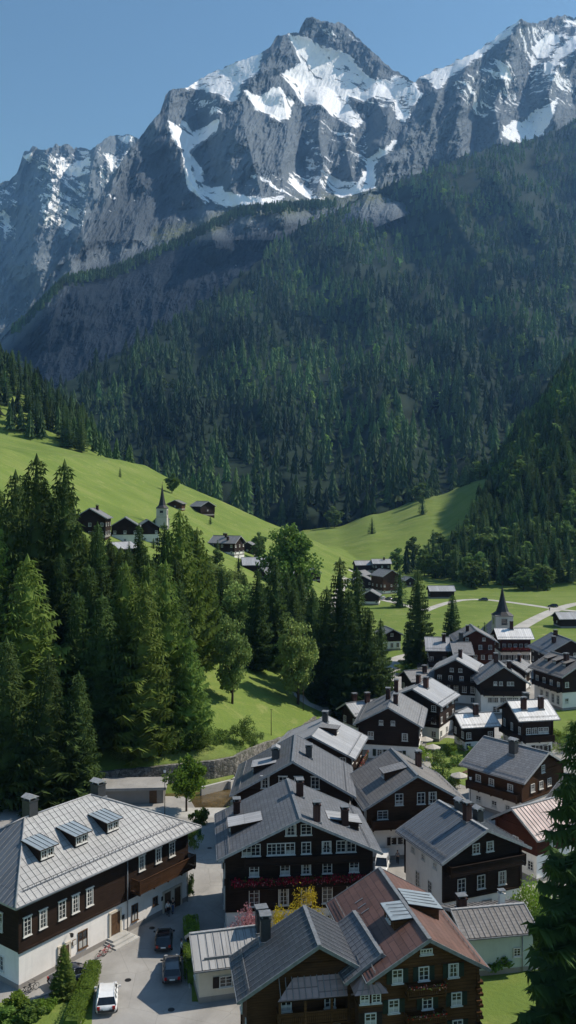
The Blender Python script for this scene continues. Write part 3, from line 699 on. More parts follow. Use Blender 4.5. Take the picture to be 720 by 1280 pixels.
# foot of the great slope, seen over the meadow crest and around the wedge, and the slope itself
py_ = 712.0
while py_ > 150:
    Y0 = float(forest_Y(np.array([400.]), np.array([py_]))[0]); hp = 25 * F / Y0
    n = int(860 / (hp * .46)); xs = np.linspace(-50, 790, n) + np.array([R.uniform(-.6, .6) for _ in range(n)]) * hp * .50
    ys = py_ + np.array([R.uniform(-.5, .5) for _ in range(n)]) * hp * .3
    tl_ = np.interp(xs, [p[0] for p in TREELINE], [p[1] for p in TREELINE]); bt_ = np.interp(xs, [p[0] for p in BOT], [p[1] for p in BOT])
    m = (ys > tl_ + 2) & (ys < bt_ - 1); xs, ys = xs[m], ys[m]
    if len(xs):
        Yq = forest_Y(xs, ys) + forest_relief(xs, ys)
        dens = fnoise(xs / 26, ys / 22, xs * 0 + 4, 4)
        clear = np.clip(sd_poly(xs, ys, [(480, 250), (560, 250), (600, 300), (590, 345), (540, 330), (500, 300)]) / 10, 0, 1)
        for x, y, Y, dn, cl in zip(xs, ys, Yq, dens, clear):
            if dn < -.34 or R.random() < cl * .55: continue
            zz = CAMZ + Y * (HZ - y) / F; X = (x - 360) * Y / F
            if Y < 1200 and float(terrain(X, Y)[0]) > zz + 6: continue
            add_pt(X, Y, zz - 1.5, (R.uniform(18, 44) if R.random() < .8 else R.uniform(10, 20)) * (1 + .15 * max(0, dn)) * (.8 if y < 260 else 1), 1 if R.random() < .04 else 0)
    py_ -= hp * .46
# alpine trees on the ledge of the left wall
for _ in range(1500):
    px = R.uniform(15, 420); top = np.interp(px, [20, 80, 140, 230, 300, 420], [410, 350, 338, 298, 262, 252]); py2 = top + abs(R.gauss(0, 1)) * 4
    q = np.array([px]); w_ = np.array([py2]); Y = float((massif_Y(q, w_))[0]) - 40
    add_pt((px - 360) * Y / F, Y, CAMZ + Y * (HZ - py2) / F, R.uniform(14, 24), 0)
vis = []
for i, p in enumerate(pts):
    px = 360 + F * p[0] / p[1]; top = 620 + F * (CAMZ - p[2] - p[3]) / p[1]
    if -5 < px < 725 and p[1] < 1000: vis.append((p[3] / p[1], i))
vis.sort(reverse=True); chosen = set(i for _, i in vis[:150])
for i in chosen:
    x, y, z, h, k = pts[i]; left = x < -60
    g = 'trees of the upper left wood' if left else 'trees at the foot of the wooded slope'
    tree('broadleaf_tree' if k else 'spruce_tree', BRO_M if k else CON_M, x, y, h * (.85 if k else 1), ('round broadleaf tree' if k else 'dark pointed spruce') + (' in the wood above the upper left meadow' if left else ' at the edge of the wood across the valley'), ('broadleaf ' if k else 'spruce ') + g, 1.1, z)
rest = [p for i, p in enumerate(pts) if i not in chosen]
print('forest points', len(pts), 'rest', len(rest))
def fold_light_tint(p):  # painted light: bright and dark bands stand for sunlit folds and shaded gullies
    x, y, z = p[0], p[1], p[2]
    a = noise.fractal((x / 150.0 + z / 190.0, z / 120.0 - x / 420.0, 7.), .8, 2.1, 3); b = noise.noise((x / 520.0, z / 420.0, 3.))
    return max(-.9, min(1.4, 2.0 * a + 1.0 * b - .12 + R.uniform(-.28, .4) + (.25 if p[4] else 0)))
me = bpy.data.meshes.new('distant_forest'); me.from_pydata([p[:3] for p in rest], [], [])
for nm, vals in (('sc', [p[3] / 10 for p in rest]), ('kd', [3.0 if p[4] else float(i % 3) for i, p in enumerate(rest)]), ('rt', [R.uniform(0, 6.28) for _ in rest]), ('tint', [fold_light_tint(p) for p in rest])):
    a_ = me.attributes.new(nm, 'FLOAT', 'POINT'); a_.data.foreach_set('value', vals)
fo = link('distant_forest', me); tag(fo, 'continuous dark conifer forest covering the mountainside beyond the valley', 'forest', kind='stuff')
ng = bpy.data.node_groups.new('forest', 'GeometryNodeTree'); ng.interface.new_socket('Geometry', in_out='INPUT', socket_type='NodeSocketGeometry'); ng.interface.new_socket('Geometry', in_out='OUTPUT', socket_type='NodeSocketGeometry')
N = ng.nodes; gi = N.new('NodeGroupInput'); go = N.new('NodeGroupOutput'); jn = N.new('GeometryNodeJoinGeometry')
def na(nm):
    q = N.new('GeometryNodeInputNamedAttribute'); q.data_type = 'FLOAT'; q.inputs['Name'].default_value = nm; return q.outputs['Attribute']
kd, scv, rt = na('kd'), na('sc'), na('rt')
cx = N.new('ShaderNodeCombineXYZ'); ng.links.new(rt, cx.inputs[2]); e2r = N.new('FunctionNodeEulerToRotation'); ng.links.new(cx.outputs[0], e2r.inputs[0])
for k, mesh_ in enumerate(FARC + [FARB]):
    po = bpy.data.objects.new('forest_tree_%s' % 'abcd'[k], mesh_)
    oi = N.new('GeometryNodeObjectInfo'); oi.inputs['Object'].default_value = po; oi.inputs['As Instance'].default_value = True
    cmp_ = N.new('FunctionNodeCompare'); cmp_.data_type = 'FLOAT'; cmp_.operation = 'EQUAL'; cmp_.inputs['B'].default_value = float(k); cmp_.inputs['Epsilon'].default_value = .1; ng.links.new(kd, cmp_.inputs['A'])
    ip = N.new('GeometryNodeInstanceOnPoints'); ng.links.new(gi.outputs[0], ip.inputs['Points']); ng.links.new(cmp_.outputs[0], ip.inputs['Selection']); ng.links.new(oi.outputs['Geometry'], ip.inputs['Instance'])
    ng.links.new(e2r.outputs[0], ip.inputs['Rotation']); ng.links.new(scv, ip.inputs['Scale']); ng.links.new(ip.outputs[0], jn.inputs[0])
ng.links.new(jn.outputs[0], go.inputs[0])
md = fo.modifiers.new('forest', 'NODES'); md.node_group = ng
# ------------------------------------------------------------------ building materials
def wood_mat(name, c, pitch=.22):
    t = NT(name, .85, .12); v = t.coord('Object'); sp = t.n('ShaderNodeSeparateXYZ'); t.l(v, sp.inputs[0])
    zf = t.math('FRACT', t.math('DIVIDE', sp.outputs[2], pitch))
    g = t.ramp(zf, [(0, .0), (.10, 1), (.9, 1), (1, .2)])
    n1 = t.noise(t.coord('Object', (.7, .7, 7)), 1, 6, .65); n2 = t.noise(v, .35, 4)
    lo = tuple(x * .5 for x in c); hi = tuple(x * 1.7 for x in c)
    cc = t.ramp(n1, [(.3, lo), (.55, c), (.75, hi)])
    cc = t.mix(t.ramp(n2, [(.4, 0), (.7, .5)]), cc, hi)
    cc = t.mix(g, tuple(x * .3 for x in c), cc)
    t.col(cc); t.bump(g, .5, .03); return t.mat
WOOD_D = wood_mat('dark_weathered_timber', (.028, .017, .012)); WOOD_B = wood_mat('brown_timber', (.058, .029, .015)); WOOD_R = wood_mat('reddish_brown_timber', (.062, .021, .013)); WOOD_H = wood_mat('honey_log_timber', (.085, .041, .017), .3)
def plaster(name, c):
    t = NT(name, .9, .15); v = t.coord('Object'); a = t.noise(v, .45, 6, .65); b = t.noise(v, 7, 4); d = t.noise(t.coord('Object', (2, 2, .25)), 1, 5, .6)
    cc = t.ramp(a, [(.3, tuple(x * .84 for x in c)), (.7, c)]); cc = t.mix(t.ramp(d, [(.55, 0), (.8, .35)]), cc, tuple(x * .55 for x in c))
    t.col(cc); t.bump(b, .25, .02); return t.mat
PL_W = plaster('white_lime_plaster', (.82, .78, .73)); PL_C = plaster('cream_plaster', (.62, .55, .44)); PL_G = plaster('pale_green_plaster', (.48, .55, .50)); STONE = plaster('grey_stone_plinth', (.28, .26, .24))
def roof_mat(name, c, rough=.5, rows=.42, bw=.75, cont=.5, metal=0.0, across=True, spec=.4):
    t = NT(name, rough, spec); v = t.coord('Object'); sp = t.n('ShaderNodeSeparateXYZ'); t.l(v, sp.inputs[0]); cb = t.n('ShaderNodeCombineXYZ')
    t.l(sp.outputs[1], cb.inputs[0]); t.l(sp.outputs[0], cb.inputs[1])
    br = t.n('ShaderNodeTexBrick', i_Scale=1.0, i_Mortar_Size=.035, i_Brick_Width=bw, i_Row_Height=rows, i_Bias=0.0); t.l(cb.outputs[0] if across else v, br.inputs['Vector'])
    br.inputs['Color1'].default_value = (*[x * (1 - .28 * cont) for x in c], 1); br.inputs['Color2'].default_value = (*[min(1, x * (1 + .28 * cont)) for x in c], 1); br.inputs['Mortar'].default_value = (*[x * .5 for x in c], 1)
    a = t.noise(v, .3, 6, .65, .6); st = t.noise(t.coord('Object', (.35, 3, .35)), 1, 6, .65)
    cc = t.mix(t.math('MULTIPLY', t.ramp(a, [(.35, 0), (.7, 1)]), .45), br.outputs['Color'], tuple(x * .6 for x in c))
    cc = t.mix(t.ramp(st, [(.5, 0), (.72, .4)]), cc, tuple(min(1, x * 1.45) for x in c))
    t.col(cc); t.b.inputs['Metallic'].default_value = metal
    rr = t.ramp(a, [(.3, rough * .8), (.7, min(1, rough * 1.3))]); t.l(rr, t.b.inputs['Roughness'])
    t.bump(t.math('ADD', br.outputs['Fac'], t.math('MULTIPLY', a, -1.2)), .35, .03); return t.mat
RF = dict(slate=roof_mat('grey_slate_roof', (.145, .148, .158), .42), grey=roof_mat('mid_grey_shingle_roof', (.215, .212, .213), .5), pale=roof_mat('pale_grey_metal_roof', (.37, .37, .375), .42, 6, .6), white=roof_mat('near_white_metal_roof', (.74, .72, .69), .45, 5, .6),  # white: a near white metal tone, the same on both slopes
          dark=roof_mat('dark_slate_roof', (.068, .073, .083), .38), rust=roof_mat('red_brown_metal_roof', (.14, .074, .058), .5, .55, 2.2, .7), pink=roof_mat('rusty_pink_sheet_roof', (.36, .25, .23), .5, 4, .62), seam=roof_mat('grey_standing_seam_roof', (.37, .362, .35), .48, 7, .7, .35), blue=roof_mat('blue_grey_metal_roof', (.125, .138, .155), .4, 7, .7), brown=roof_mat('brown_grey_shingle_roof', (.185, .17, .158), .6))
SEAM = simple('seam_metal', (.20, .20, .205), .5, .4); FASC = simple('grey_verge_metal', (.30, .30, .30), .5, .4); SOFF = wood_mat('soffit_boards', (.035, .022, .014), 3)
WHITE = simple('white_window_paint', (.62, .60, .56), .5, .3, .08); TRIMB = simple('brown_door_wood', (.10, .055, .028), .6, .3); SHUT_G = simple('dark_green_shutter', (.018, .028, .018), .7); SHUT_B = simple('dark_brown_shutter', (.022, .014, .010), .7)
t = NT('window_glass', .06, .6); v = t.coord('Object'); t.col(t.mix(t.ramp(t.noise(t.coord('Object', (.6, .6, .6)), 3, 2), [(.45, 0), (.6, 1)]), (.012, .014, .017), (.045, .048, .05))); GLASS = t.mat
BRICK = roof_mat('dark_chimney_brick', (.085, .045, .038), .85, .12, .3, .8, across=False, spec=.1); CH_G = simple('grey_chimney_sheet', (.035, .037, .04), .5, .4); LEAD = simple('lead_flashing', (.16, .17, .18), .5, .4)
SKYL = simple('pale_blue_sheet_metal', (.25, .295, .325), .45, .5, .12, 1.2)
CURT = simple('white_curtain', (.42, .41, .38), .9, .1)
IRON = simple('black_iron', (.015, .015, .016), .5, .4)
wcache = {}
def window_meshes(w, h, arch=False, frame=None, nx=2, ny=3):
    frame = frame or WHITE; key = (round(w, 2), round(h, 2), arch, frame.name, nx, ny)
    if key in wcache: return wcache[key]
    m = MB(); b = .085; y = -.035
    m.box((0, y, h / 2 - b / 2), (w, .09, b), frame); m.box((0, y, -h / 2 + b / 2), (w, .09, b), frame)
    for s in (-1, 1): m.box((s * (w / 2 - b / 2), y, 0), (b, .088, h - 2 * b), frame)
    for i in range(1, nx): m.box((-w / 2 + w * i / nx, y + .012, 0), (.065, .05, h - 2 * b), frame)
    for i in range(1, ny): m.box((0, y + .018, -h / 2 + h * i / ny), (w - 2 * b, .035, .035), frame)
    m.box((0, -.075, -h / 2 - .045), (w + .16, .17, .07), frame)
    if arch: m.box((0, -.07, h / 2 + .06), (w + .2, .15, .10), frame)
    g = MB().poly([(-w / 2 + .02, -.012, -h / 2 + .02), (w / 2 - .02, -.012, -h / 2 + .02), (w / 2 - .02, -.012, h / 2 - .02), (-w / 2 + .02, -.012, h / 2 - .02)], [(0, 1, 2, 3)], GLASS)
    g2 = MB(); g2.poly([(-w / 2 + .02, -.012, -h / 2 + .02), (w / 2 - .02, -.012, -h / 2 + .02), (w / 2 - .02, -.012, h / 2 - .02), (-w / 2 + .02, -.012, h / 2 - .02)], [(0, 1, 2, 3)], GLASS)
    for sg in (-1, 1): g2.poly([(sg * w * .5 - sg * .04, -.015, -h / 2 + .04), (sg * w * .30, -.015, -h / 2 + .04), (sg * w * .22, -.015, h / 2 - .04), (sg * w * .5 - sg * .04, -.015, h / 2 - .04)], [(0, 1, 2, 3)], CURT)
    g3 = MB(); g3.poly([(-w / 2 + .02, -.012, -h / 2 + .02), (w / 2 - .02, -.012, -h / 2 + .02), (w / 2 - .02, -.012, h / 2 - .02), (-w / 2 + .02, -.012, h / 2 - .02)], [(0, 1, 2, 3)], GLASS); g3.poly([(-w * .46, -.015, -h / 2 + .04), (w * .46, -.015, -h / 2 + .04), (w * .46, -.015, -h * .05), (-w * .46, -.015, -h * .05)], [(0, 1, 2, 3)], CURT)
    wcache[key] = (m.mesh('window_frame'), g.mesh('pane'), g2.mesh('pane'), g3.mesh('pane')); return wcache[key]
shcache = {}
def shutter_mesh(w, h, mat):
    k = (round(w, 2), round(h, 2), mat.name)
    if k not in shcache:
        m = MB(); m.box((0, -.04, 0), (w, .045, h), mat)
        for s in (-1, 0, 1): m.box((0, -.068, s * h * .4), (w * .9, .02, .06), mat)
        shcache[k] = m.mesh('shutter')
    return shcache[k]
FACE = dict(F=0.0, R=math.pi / 2, L=-math.pi / 2, B=math.pi)
def place(o, parent, T, loc, rz=0.0):
    o.parent = parent; M = T @ Matrix.Translation(loc) @ Matrix.Rotation(rz, 4, 'Z')
    o.location = M.to_translation(); o.rotation_euler = M.to_euler(); return o
def mk(name, me, parent, T, loc, rz=0.0):
    o = bpy.data.objects.new(name, me); C.objects.link(o); return place(o, parent, T, loc, rz)
def add_window(root, T, face, loc, w, h, shutters=None, arch=False, nx=2, ny=3, detail=2, frame=None):
    ms_ = window_meshes(w, h, arch, frame, nx, ny); fr = ms_[0]; pn = ms_[R.choice((1, 1, 2, 3))]
    o = mk('window', fr, root, T, loc, FACE[face]); p = link('pane', pn, o)
    if shutters and detail > 1:
        sw = w * .48
        for s in (-1, 1): link('shutter', shutter_mesh(sw, h, shutters), o, (s * (w / 2 + sw / 2 + .03), 0, 0))
    return o
def foliage(m, pts, s, mats, n, spread, r=None):
    r = r or R
    for _ in range(n):
        p = Vector(r.choice(pts)) + Vector((r.gauss(0, spread[0]), r.gauss(0, spread[1]), r.gauss(0, spread[2])))
        nn = Vector((r.gauss(0, 1), r.gauss(0, 1), r.gauss(.3, 1))).normalized(); u = nn.orthogonal().normalized(); w_ = nn.cross(u); q = s * r.uniform(.6, 1.4)
        m.poly([p - u * q * .5, p + w_ * q * .35, p + u * q * .5, p - w_ * q * .35], [(0, 1, 2, 3)], r.choice(mats))
def balcony(root, T, face, c, width, depth, wood, flowers=0, rail=1.0, slat=.16):
    """c: point on the wall at floor height; local -y is outwards"""
    M = Matrix.Identity(4)
    m = MB(); m.box((0, -depth / 2, -.08), (width, depth, .14), wood)
    for i in range(max(2, int(width / 2.2)) + 1):
        x = -width / 2 + .12 + (width - .24) * i / max(2, int(width / 2.2)); m.box((x, -depth / 2 + .0, -.24), (.14, depth - .1, .18), wood)
    b = m.mesh('balcony'); o = mk('balcony', b, root, T, c, FACE[face])
    m = MB(); y = -depth + .05
    m.box((0, y, rail), (width, .12, .08), wood); m.box((0, y, .10), (width, .07, .07), wood)
    n = max(3, int(width / slat))
    for i in range(n): m.box((-width / 2 + (i + .5) * width / n, y, rail / 2 + .03), (width / n * .74, .03, rail - .16), wood)
    for s in (-1, 1):
        m.box((s * (width / 2 - .05), -depth / 2, rail), (.1, depth - .12, .08), wood)
        k = max(2, int(depth / slat))
        for i in range(k): m.box((s * (width / 2 - .05), -depth + (i + .5) * depth / k, rail / 2 + .02), (.03, depth / k * .7, rail - .14), wood)
        m.box((s * (width / 2 - .06), y, rail / 2 + .05), (.12, .12, rail + .1), wood)
    link('railing', m.mesh('railing'), o)
    if flowers:
        m = MB(); m.box((0, -depth - .09, rail - .12), (width * .96, .2, .2), wood)
        pts_ = [(-width * .48 + width * .96 * i / 60, -depth - .12, rail + .02) for i in range(61)]
        if flowers == 1: foliage(m, pts_, .20, [REDF, REDF, REDF, LEAFM], int(width * 60), (.06, .12, .14)); foliage(m, [(p[0], p[1] - .12, p[2] - .30) for p in pts_], .20, [REDF, REDF, REDF, REDF, PINKF], int(width * 40), (.06, .06, .15))
        else: foliage(m, pts_, .16, [LEAFM, REDF, PINKF], int(width * 26), (.06, .1, .1))
        link('flower_box', m.mesh('flower_box'), o)
    return o
def chimney(root, T, x, y, z, h, s=.75, mat=None, style=0):
    mat = mat or BRICK
    m = MB(); m.box((0, 0, h / 2 - .6), (s, s * 1.15, h + 1.2), mat); m.box((0, 0, -.12), (s + .28, s * 1.15 + .28, .5), LEAD)
    m.box((0, 0, h + .02), (s + .16, s * 1.15 + .16, .12), mat)
    o = mk('chimney', m.mesh('chimney'), root, T, (x, y, z))
    m = MB()
    if style == 0:
        for a in (-1, 1):
            for b in (-1, 1): m.box((a * s * .36, b * s * .42, h + .2), (.1, .1, .28), LEAD)
        m.box((0, 0, h + .38), (s + .2, s * 1.15 + .2, .07), LEAD)
    else:
        for a in (-1, 1):
            for b in (-1, 1): m.box((a * s * .36, b * s * .42, h + .22), (.09, .09, .3), WHITE)
        k = s / 2 + .12; q = s * .575 + .12; zz = h + .36
        m.poly([(-k, -q, zz), (k, -q, zz), (k, q, zz), (-k, q, zz), (0, -q, zz + .32), (0, q, zz + .32)], [(0, 1, 4), (3, 5, 2), (0, 4, 5, 3), (1, 2, 5, 4), (0, 3, 2, 1)], FASC)
    link('cap', m.mesh('cap'), o); return o

class House:
    def __init__(s, name, fit, label, cat='house', group=None, z0=0.0, wood=None, base=None, roof='slate', hb=3.0, os=.95, og=1.1, detail=2, sides='wood', ribs=0.0, left=None, right=None, guard=True, fascia=None, wall_under=None):
        X, Y, deg, w, L, He, rise = fit
        s.wood = wood or WOOD_D; s.base = base or PL_W; s.d = detail
        s.root = empty(name, (X, Y, z0), rad(deg)); tag(s.root, label, cat, group)
        s.body(Matrix.Identity(4), w, L, He, rise, roof, hb, os, og, sides, ribs, left, right, guard, fascia)
    def body(s, T, w, L, He, rise, roof, hb, os=.95, og=1.1, sides='wood', ribs=0.0, left=None, right=None, guard=True, fascia=None, pre=''):
        """left / right: half widths of the two roof slopes when they differ"""
        s.T = T; s.wl = left or w / 2; s.wr = right or w / 2; s.L = L; s.He = He; s.rise = rise; s.w = w; s.hb = hb; s.pre = pre
        s.k = rise / (w / 2); s.xl = -(s.wl - os); s.xr = s.wr - os; s.hl = L / 2 - og; s.sides = sides
        e = .05; xl, xr, hl = s.xl, s.xr, s.hl
        m = MB(); m.box(((xl + xr) / 2, 0, hb / 2 - 1), (xr - xl - 2 * e, 2 * hl - 2 * e, hb + 2), s.base)
        m.box(((xl + xr) / 2, 0, .25), (xr - xl - e, 2 * hl - e, .7), STONE)
        if sides == 'plaster':      # plastered side walls up to the eaves, timber gables
            for x, sg in ((xl, -1), (xr, 1)):
                zt = s.zr(x) - .2; m.box((x - sg * .2, 0, (hb + zt) / 2), (.44, 2 * hl - .1, zt - hb), s.base)
        place(m.build(pre + 'ground_floor'), s.root, T, (0, 0, 0))
        m = MB(); u = .2
        i0 = .03 if sides == 'plaster' else 0
        for y in (-hl, hl):
            pass
        a = [(xl + i0, hb), (xr - i0, hb), (xr - i0, s.zr(xr) - u), (0, s.zr(0) - u), (xl + i0, s.zr(xl) - u)]
        if hb > s.zr(xl) - u: a = [(xl, min(hb, s.zr(xl) - u)), (xr, min(hb, s.zr(xr) - u)), (0, s.zr(0) - u)]
        n = len(a); V = [(p[0], -hl, p[1]) for p in a] + [(p[0], hl, p[1]) for p in a]
        m.poly(V, [tuple(range(n)), tuple(range(2 * n - 1, n - 1, -1))] + [(i, n + i, n + (i + 1) % n, (i + 1) % n) for i in range(n)], s.wood)
        if s.d > 0:
            for x in (xl, xr):
                for y in (-hl, hl): m.box((x * .995, y * .997, (hb + s.zr(x) - u) / 2), (.26, .26, s.zr(x) - u - hb - .02), s.wood)
            m.box(((xl + xr) / 2, -hl - .03, hb + .08), (xr - xl + .1, .14, .2), s.wood)
            if s.zr(0) - He > 1.6: m.box((0, -hl - .02, s.zr(min(-xl, xr)) - .1), ((min(-xl, xr)) * 1.9, .1, .16), s.wood)
        place(m.build(pre + 'wall'), s.root, T, (0, 0, 0))
        # roof
        RM = RF[roof]; th = .2; m = MB(); fm = fascia or FASC
        hy = L / 2
        for sg, ww in ((-1, s.wl), (1, s.wr)):
            q = [(0, -hy, s.zr(0)), (sg * ww, -hy, s.zr(ww)), (sg * ww, hy, s.zr(ww)), (0, hy, s.zr(0))]
            if sg < 0: q = q[::-1]
            m.slab(q, th, RM, SOFF)
            dl = math.hypot(ww, s.k * ww); ang = math.atan(s.k)
            if ribs and s.d > 0:
                nr = int(L / ribs)
                for i in range(nr + 1):
                    y = -hy + .06 + (L - .12) * i / nr; c = (sg * ww / 2, y, s.zr(ww / 2) + .03)
                    m.box(c, (dl, .045, .07), SEAM, ry=sg * ang)
            if s.d > 0:
                for y in (-hy - .02, hy + .02): m.box((sg * ww / 2, y, s.zr(ww / 2) - .09), (dl + .02, .07, .30), fm, ry=sg * ang)
                m.box((sg * (ww + .05), 0, s.zr(ww) - .13), (.13, L, .13), LEAD)
                for k in range(3):       # purlin ends
                    x = sg * ww * (.25 + .3 * k); m.box((x, 0, s.zr(x) - .32), (.18, L - .3, .2), SOFF)
        m.box((0, 0, s.zr(0) + .03), (.34, L + .04, .1), fm if ribs else LEAD)
        place(m.build(pre + 'roof'), s.root, T, (0, 0, 0))
        if guard and s.d > 1:
            for sg, ww in ((-1, s.wl), (1, s.wr)):
                m = MB(); x = sg * ww * .86
                for hz_ in (.12, .26): m.tube([(x, -hy + .3, s.zr(x) + hz_), (x, hy - .3, s.zr(x) + hz_)], .025, SEAM, 5)
                for i in range(int(L / 1.2)): m.box((x, -hy + .5 + i * 1.2, s.zr(x) + .13), (.04, .04, .3), SEAM)
                place(m.build(pre + 'snow_guard'), s.root, T, (0, 0, 0))
    def zr(s, x): return s.He + s.rise - s.k * abs(x)
    def loc(s, face, u, z):
        plast = z < s.hb or (s.sides == 'plaster' and face in 'LR'); e = .045 if not plast else -.02
        if face in 'LR' and s.sides == 'plaster' and z > s.hb: e = .02 + .0
        if face == 'F': return (u, -s.hl - e, z)
        if face == 'B': return (u, s.hl + e, z)
        if face == 'R': return (s.xr + e, u, z)
        return (s.xl - e, u, z)
    def row(s, face, z, us, w=1.0, h=1.25, sh=None, arch=False, nx=2, ny=3):
        if isinstance(us, int):
            n = us; ext = s.hl * .82 if face in 'LR' else min((s.He + s.rise - .55 - z - h / 2) / max(s.k, .1), -s.xl) - w * .8
            us = [0] if n == 1 else [-ext * .92 + 2 * ext * .92 * i / (n - 1) for i in range(n)]
        else:
            us = [u * (s.hl if face in 'LR' else (s.xr if u > 0 else -s.xl)) for u in us]
        for u in us: add_window(s.root, s.T, face, s.loc(face, u, z), w, h, sh, arch, nx, ny, s.d)
        return s
    def auto(s, rows=None, sh=None, w=1.0, h=1.25, faces='FLR'):
        rows = rows or ([s.hb * .52] + [z for z in np.arange(s.hb + 1.4, s.He - .4, 2.5)])
        for z in rows:
            nf = max(2, int((s.xr - s.xl) / 2.9)); ns = max(2, int(s.hl * 2 / 3.2))
            if 'F' in faces: s.row('F', z, nf, w, h, sh)
            for fc in 'LR':
                if fc in faces and z < s.zr(s.xr) - 1.0: s.row(fc, z, ns, w, h, sh)
        return s
    def attic(s, n=2, dz=.7, w=.9, h=1.0):
        z = s.He + dz; s.row('F', z, n, w, h); return s
    def balc(s, face, z, u0=-.9, u1=.9, depth=1.1, flowers=0, rail=1.0, doors=0):
        k = s.hl if face in 'LR' else (s.xr - s.xl) / 2; c0 = 0 if face in 'LR' else (s.xr + s.xl) / 2
        a = list(s.loc(face, c0 + (u0 + u1) / 2 * k, z)); 
        if face == 'F': a[1] = -s.hl - .05
        balcony(s.root, s.T, face, a, (u1 - u0) * k, depth, s.wood, flowers, rail); return s
    def chim(s, fx, fy, h=1.5, size=.75, mat=None, style=0):
        x = fx * (s.wr if fx > 0 else s.wl); chimney(s.root, s.T, x, fy * s.L / 2, s.zr(x) - .1, h + .1, size, mat, style); return s
    def door(s, face, u, w=1.1, h=2.1, mat=None):
        m = MB(); mat = mat or TRIMB; m.box((0, -.05, h / 2), (w, .06, h), mat)
        for sg in (-1, 1): m.box((sg * (w / 2 + .07), -.06, h / 2), (.14, .12, h + .1), STONE)
        m.box((0, -.06, h + .1), (w + .28, .12, .16), STONE)
        for k in (.3, .68): m.box((0, -.09, h * k), (w * .7, .03, h * .28), mat)
        k = s.hl if face in 'LR' else s.xr; o = mk('door', m.mesh('door'), s.root, s.T, s.loc(face, u * k, .05), FACE[face])
        link('handle', MB().box((w * .38, -.12, h * .48), (.05, .08, .16), IRON).mesh('handle'), o); return s
    def dormer(s, sg, fx, fy, width=1.8, h=1.15, roofm='pale', depth=None):
        ww = s.wr if sg > 0 else s.wl; x0 = ww * fx; z0 = s.zr(x0); k2 = s.k * .38
        dx = h / max(s.k - k2, .05); x1 = max(x0 - dx, .15); zt = z0 + h; zb = s.zr(x1); y = fy * s.L / 2; hw = width / 2
        m = MB(); V = [(x0, -hw, z0 - .1), (x0, hw, z0 - .1), (x0, hw, zt), (x0, -hw, zt), (x1, -hw, zb - .05), (x1, hw, zb - .05)]
        V = [(sg * a, b + y, c) for a, b, c in V]
        m.poly(V, [(0, 1, 2, 3), (0, 3, 4), (1, 5, 2)], s.wood); o = m.build('dormer'); place(o, s.root, s.T, (0, 0, 0))
        r_ = MB(); e = .22; q = [(sg * (x0 + .35), y - hw - e, zt + .12 - .35 * k2), (sg * (x0 + .35), y + hw + e, zt + .12 - .35 * k2), (sg * (x1 - .1), y + hw + e, zb + .12), (sg * (x1 - .1), y - hw - e, zb + .12)]
        if sg < 0: q = q[::-1]
        r_.slab(q, .13, RF[roofm], SOFF)
        link('dormer_roof', (r_.mesh('dormer_roof')), o)
        fr = window_meshes(min(1.1, width * .6), h * .62, False, None, 2, 2)[0]
        w_ = link('window', fr, o, (sg * (x0 + .03), y, z0 + h * .52), FACE['R' if sg > 0 else 'L'])
        return s
    def pipe(s, face, u):
        m = MB(); a = s.loc(face, u, 1); m.tube([(0, -.12, -1), (0, -.12, s.zr(s.xr) - 1.5)], .055, LEAD, 6); mk('downpipe', m.mesh('downpipe'), s.root, s.T, a, FACE[face]); return s
    def logs(s, face_x, z0, z1):
        x = s.xr if face_x > 0 else s.xl
        for sy in (-1, 1):
            m = MB(); z = z0; i = 0; m.box((x, sy * s.hl, (z0 + z1) / 2), (.3, .3, z1 - z0 + .3), WOOD_H)
            while z < z1: m.box((x + face_x * .18 * (i % 2), sy * (s.hl + .16 * ((i + 1) % 2)), z), (.5, .5, .22), WOOD_H); z += .5; i += 1
            place(m.build('log_ends'), s.root, s.T, (0, 0, 0))
        return s
# ------------------------------------------------------------------ the village
h = House('chalet', (0.7, 105.9, 6, 18.6, 14.2, 9.5, 4.2), 'large dark timber chalet with a long band of red geraniums across its front balcony', 'chalet', wood=WOOD_D, roof='slate', hb=3.1, og=1.2)
h.row('F', 12.1, [-.12, .09], 1.25, 1.25); h.row('F', 10.0, [-.72, -.6, -.38, -.26, -.13, .09, .37, .57, .71], 1.1, 1.35); h.row('F', 7.6, [-.62, -.2, .09, .38, .75], 1.1, 1.2); h.row('F', 4.6, [-.62, -.22, .09, .38, .72], 1.2, 2.0, ny=4)
h.row('F', 1.6, [-.62, -.2, .38, .7], 1.1, 1.3, SHUT_B); h.balc('F', 6.05, -.96, .98, 1.1, 1, .95); h.balc('F', 8.55, -.75, .8, .8, 0, .7)
h.row('L', 7.2, 3); h.row('L', 4.6, 3); h.row('L', 1.6, 3); h.row('R', 7.2, 3); h.row('R', 4.6, 3); h.row('R', 1.6, 3); h.door('F', .09)
h.chim(.10, .25, 1.7, .8).chim(.22, -.75, 1.9, .75).chim(.62, -.35, 1.9, .8).chim(-.72, .55, 1.5, .8); h.dormer(-1, .82, -.1, 2.6, 1.0, 'pale'); h.dormer(1, .80, -.2, 2.4, 1.0, 'pale')
h = House('chalet', (0.9, 130.0, -2, 17.6, 14.0, 8.0, 4.9), 'dark timber chalet directly behind the one with the red geranium balcony', 'chalet', wood=WOOD_D, roof='slate', hb=3.0)
h.row('F', 9.6, [-.5, -.18, .1, .4], 1.2, 1.7, arch=True); h.row('F', 6.2, [-.7, -.3, .1, .4, .75]); h.row('F', 1.6, 4); h.auto([1.6, 5.0], faces='LR')
h.chim(-.30, -.15, 1.4, 1.1, CH_G, 1).chim(.25, -.1, 1.5, .9, CH_G); h.dormer(-1, .66, -.2, 3.0, 1.1, 'pale')
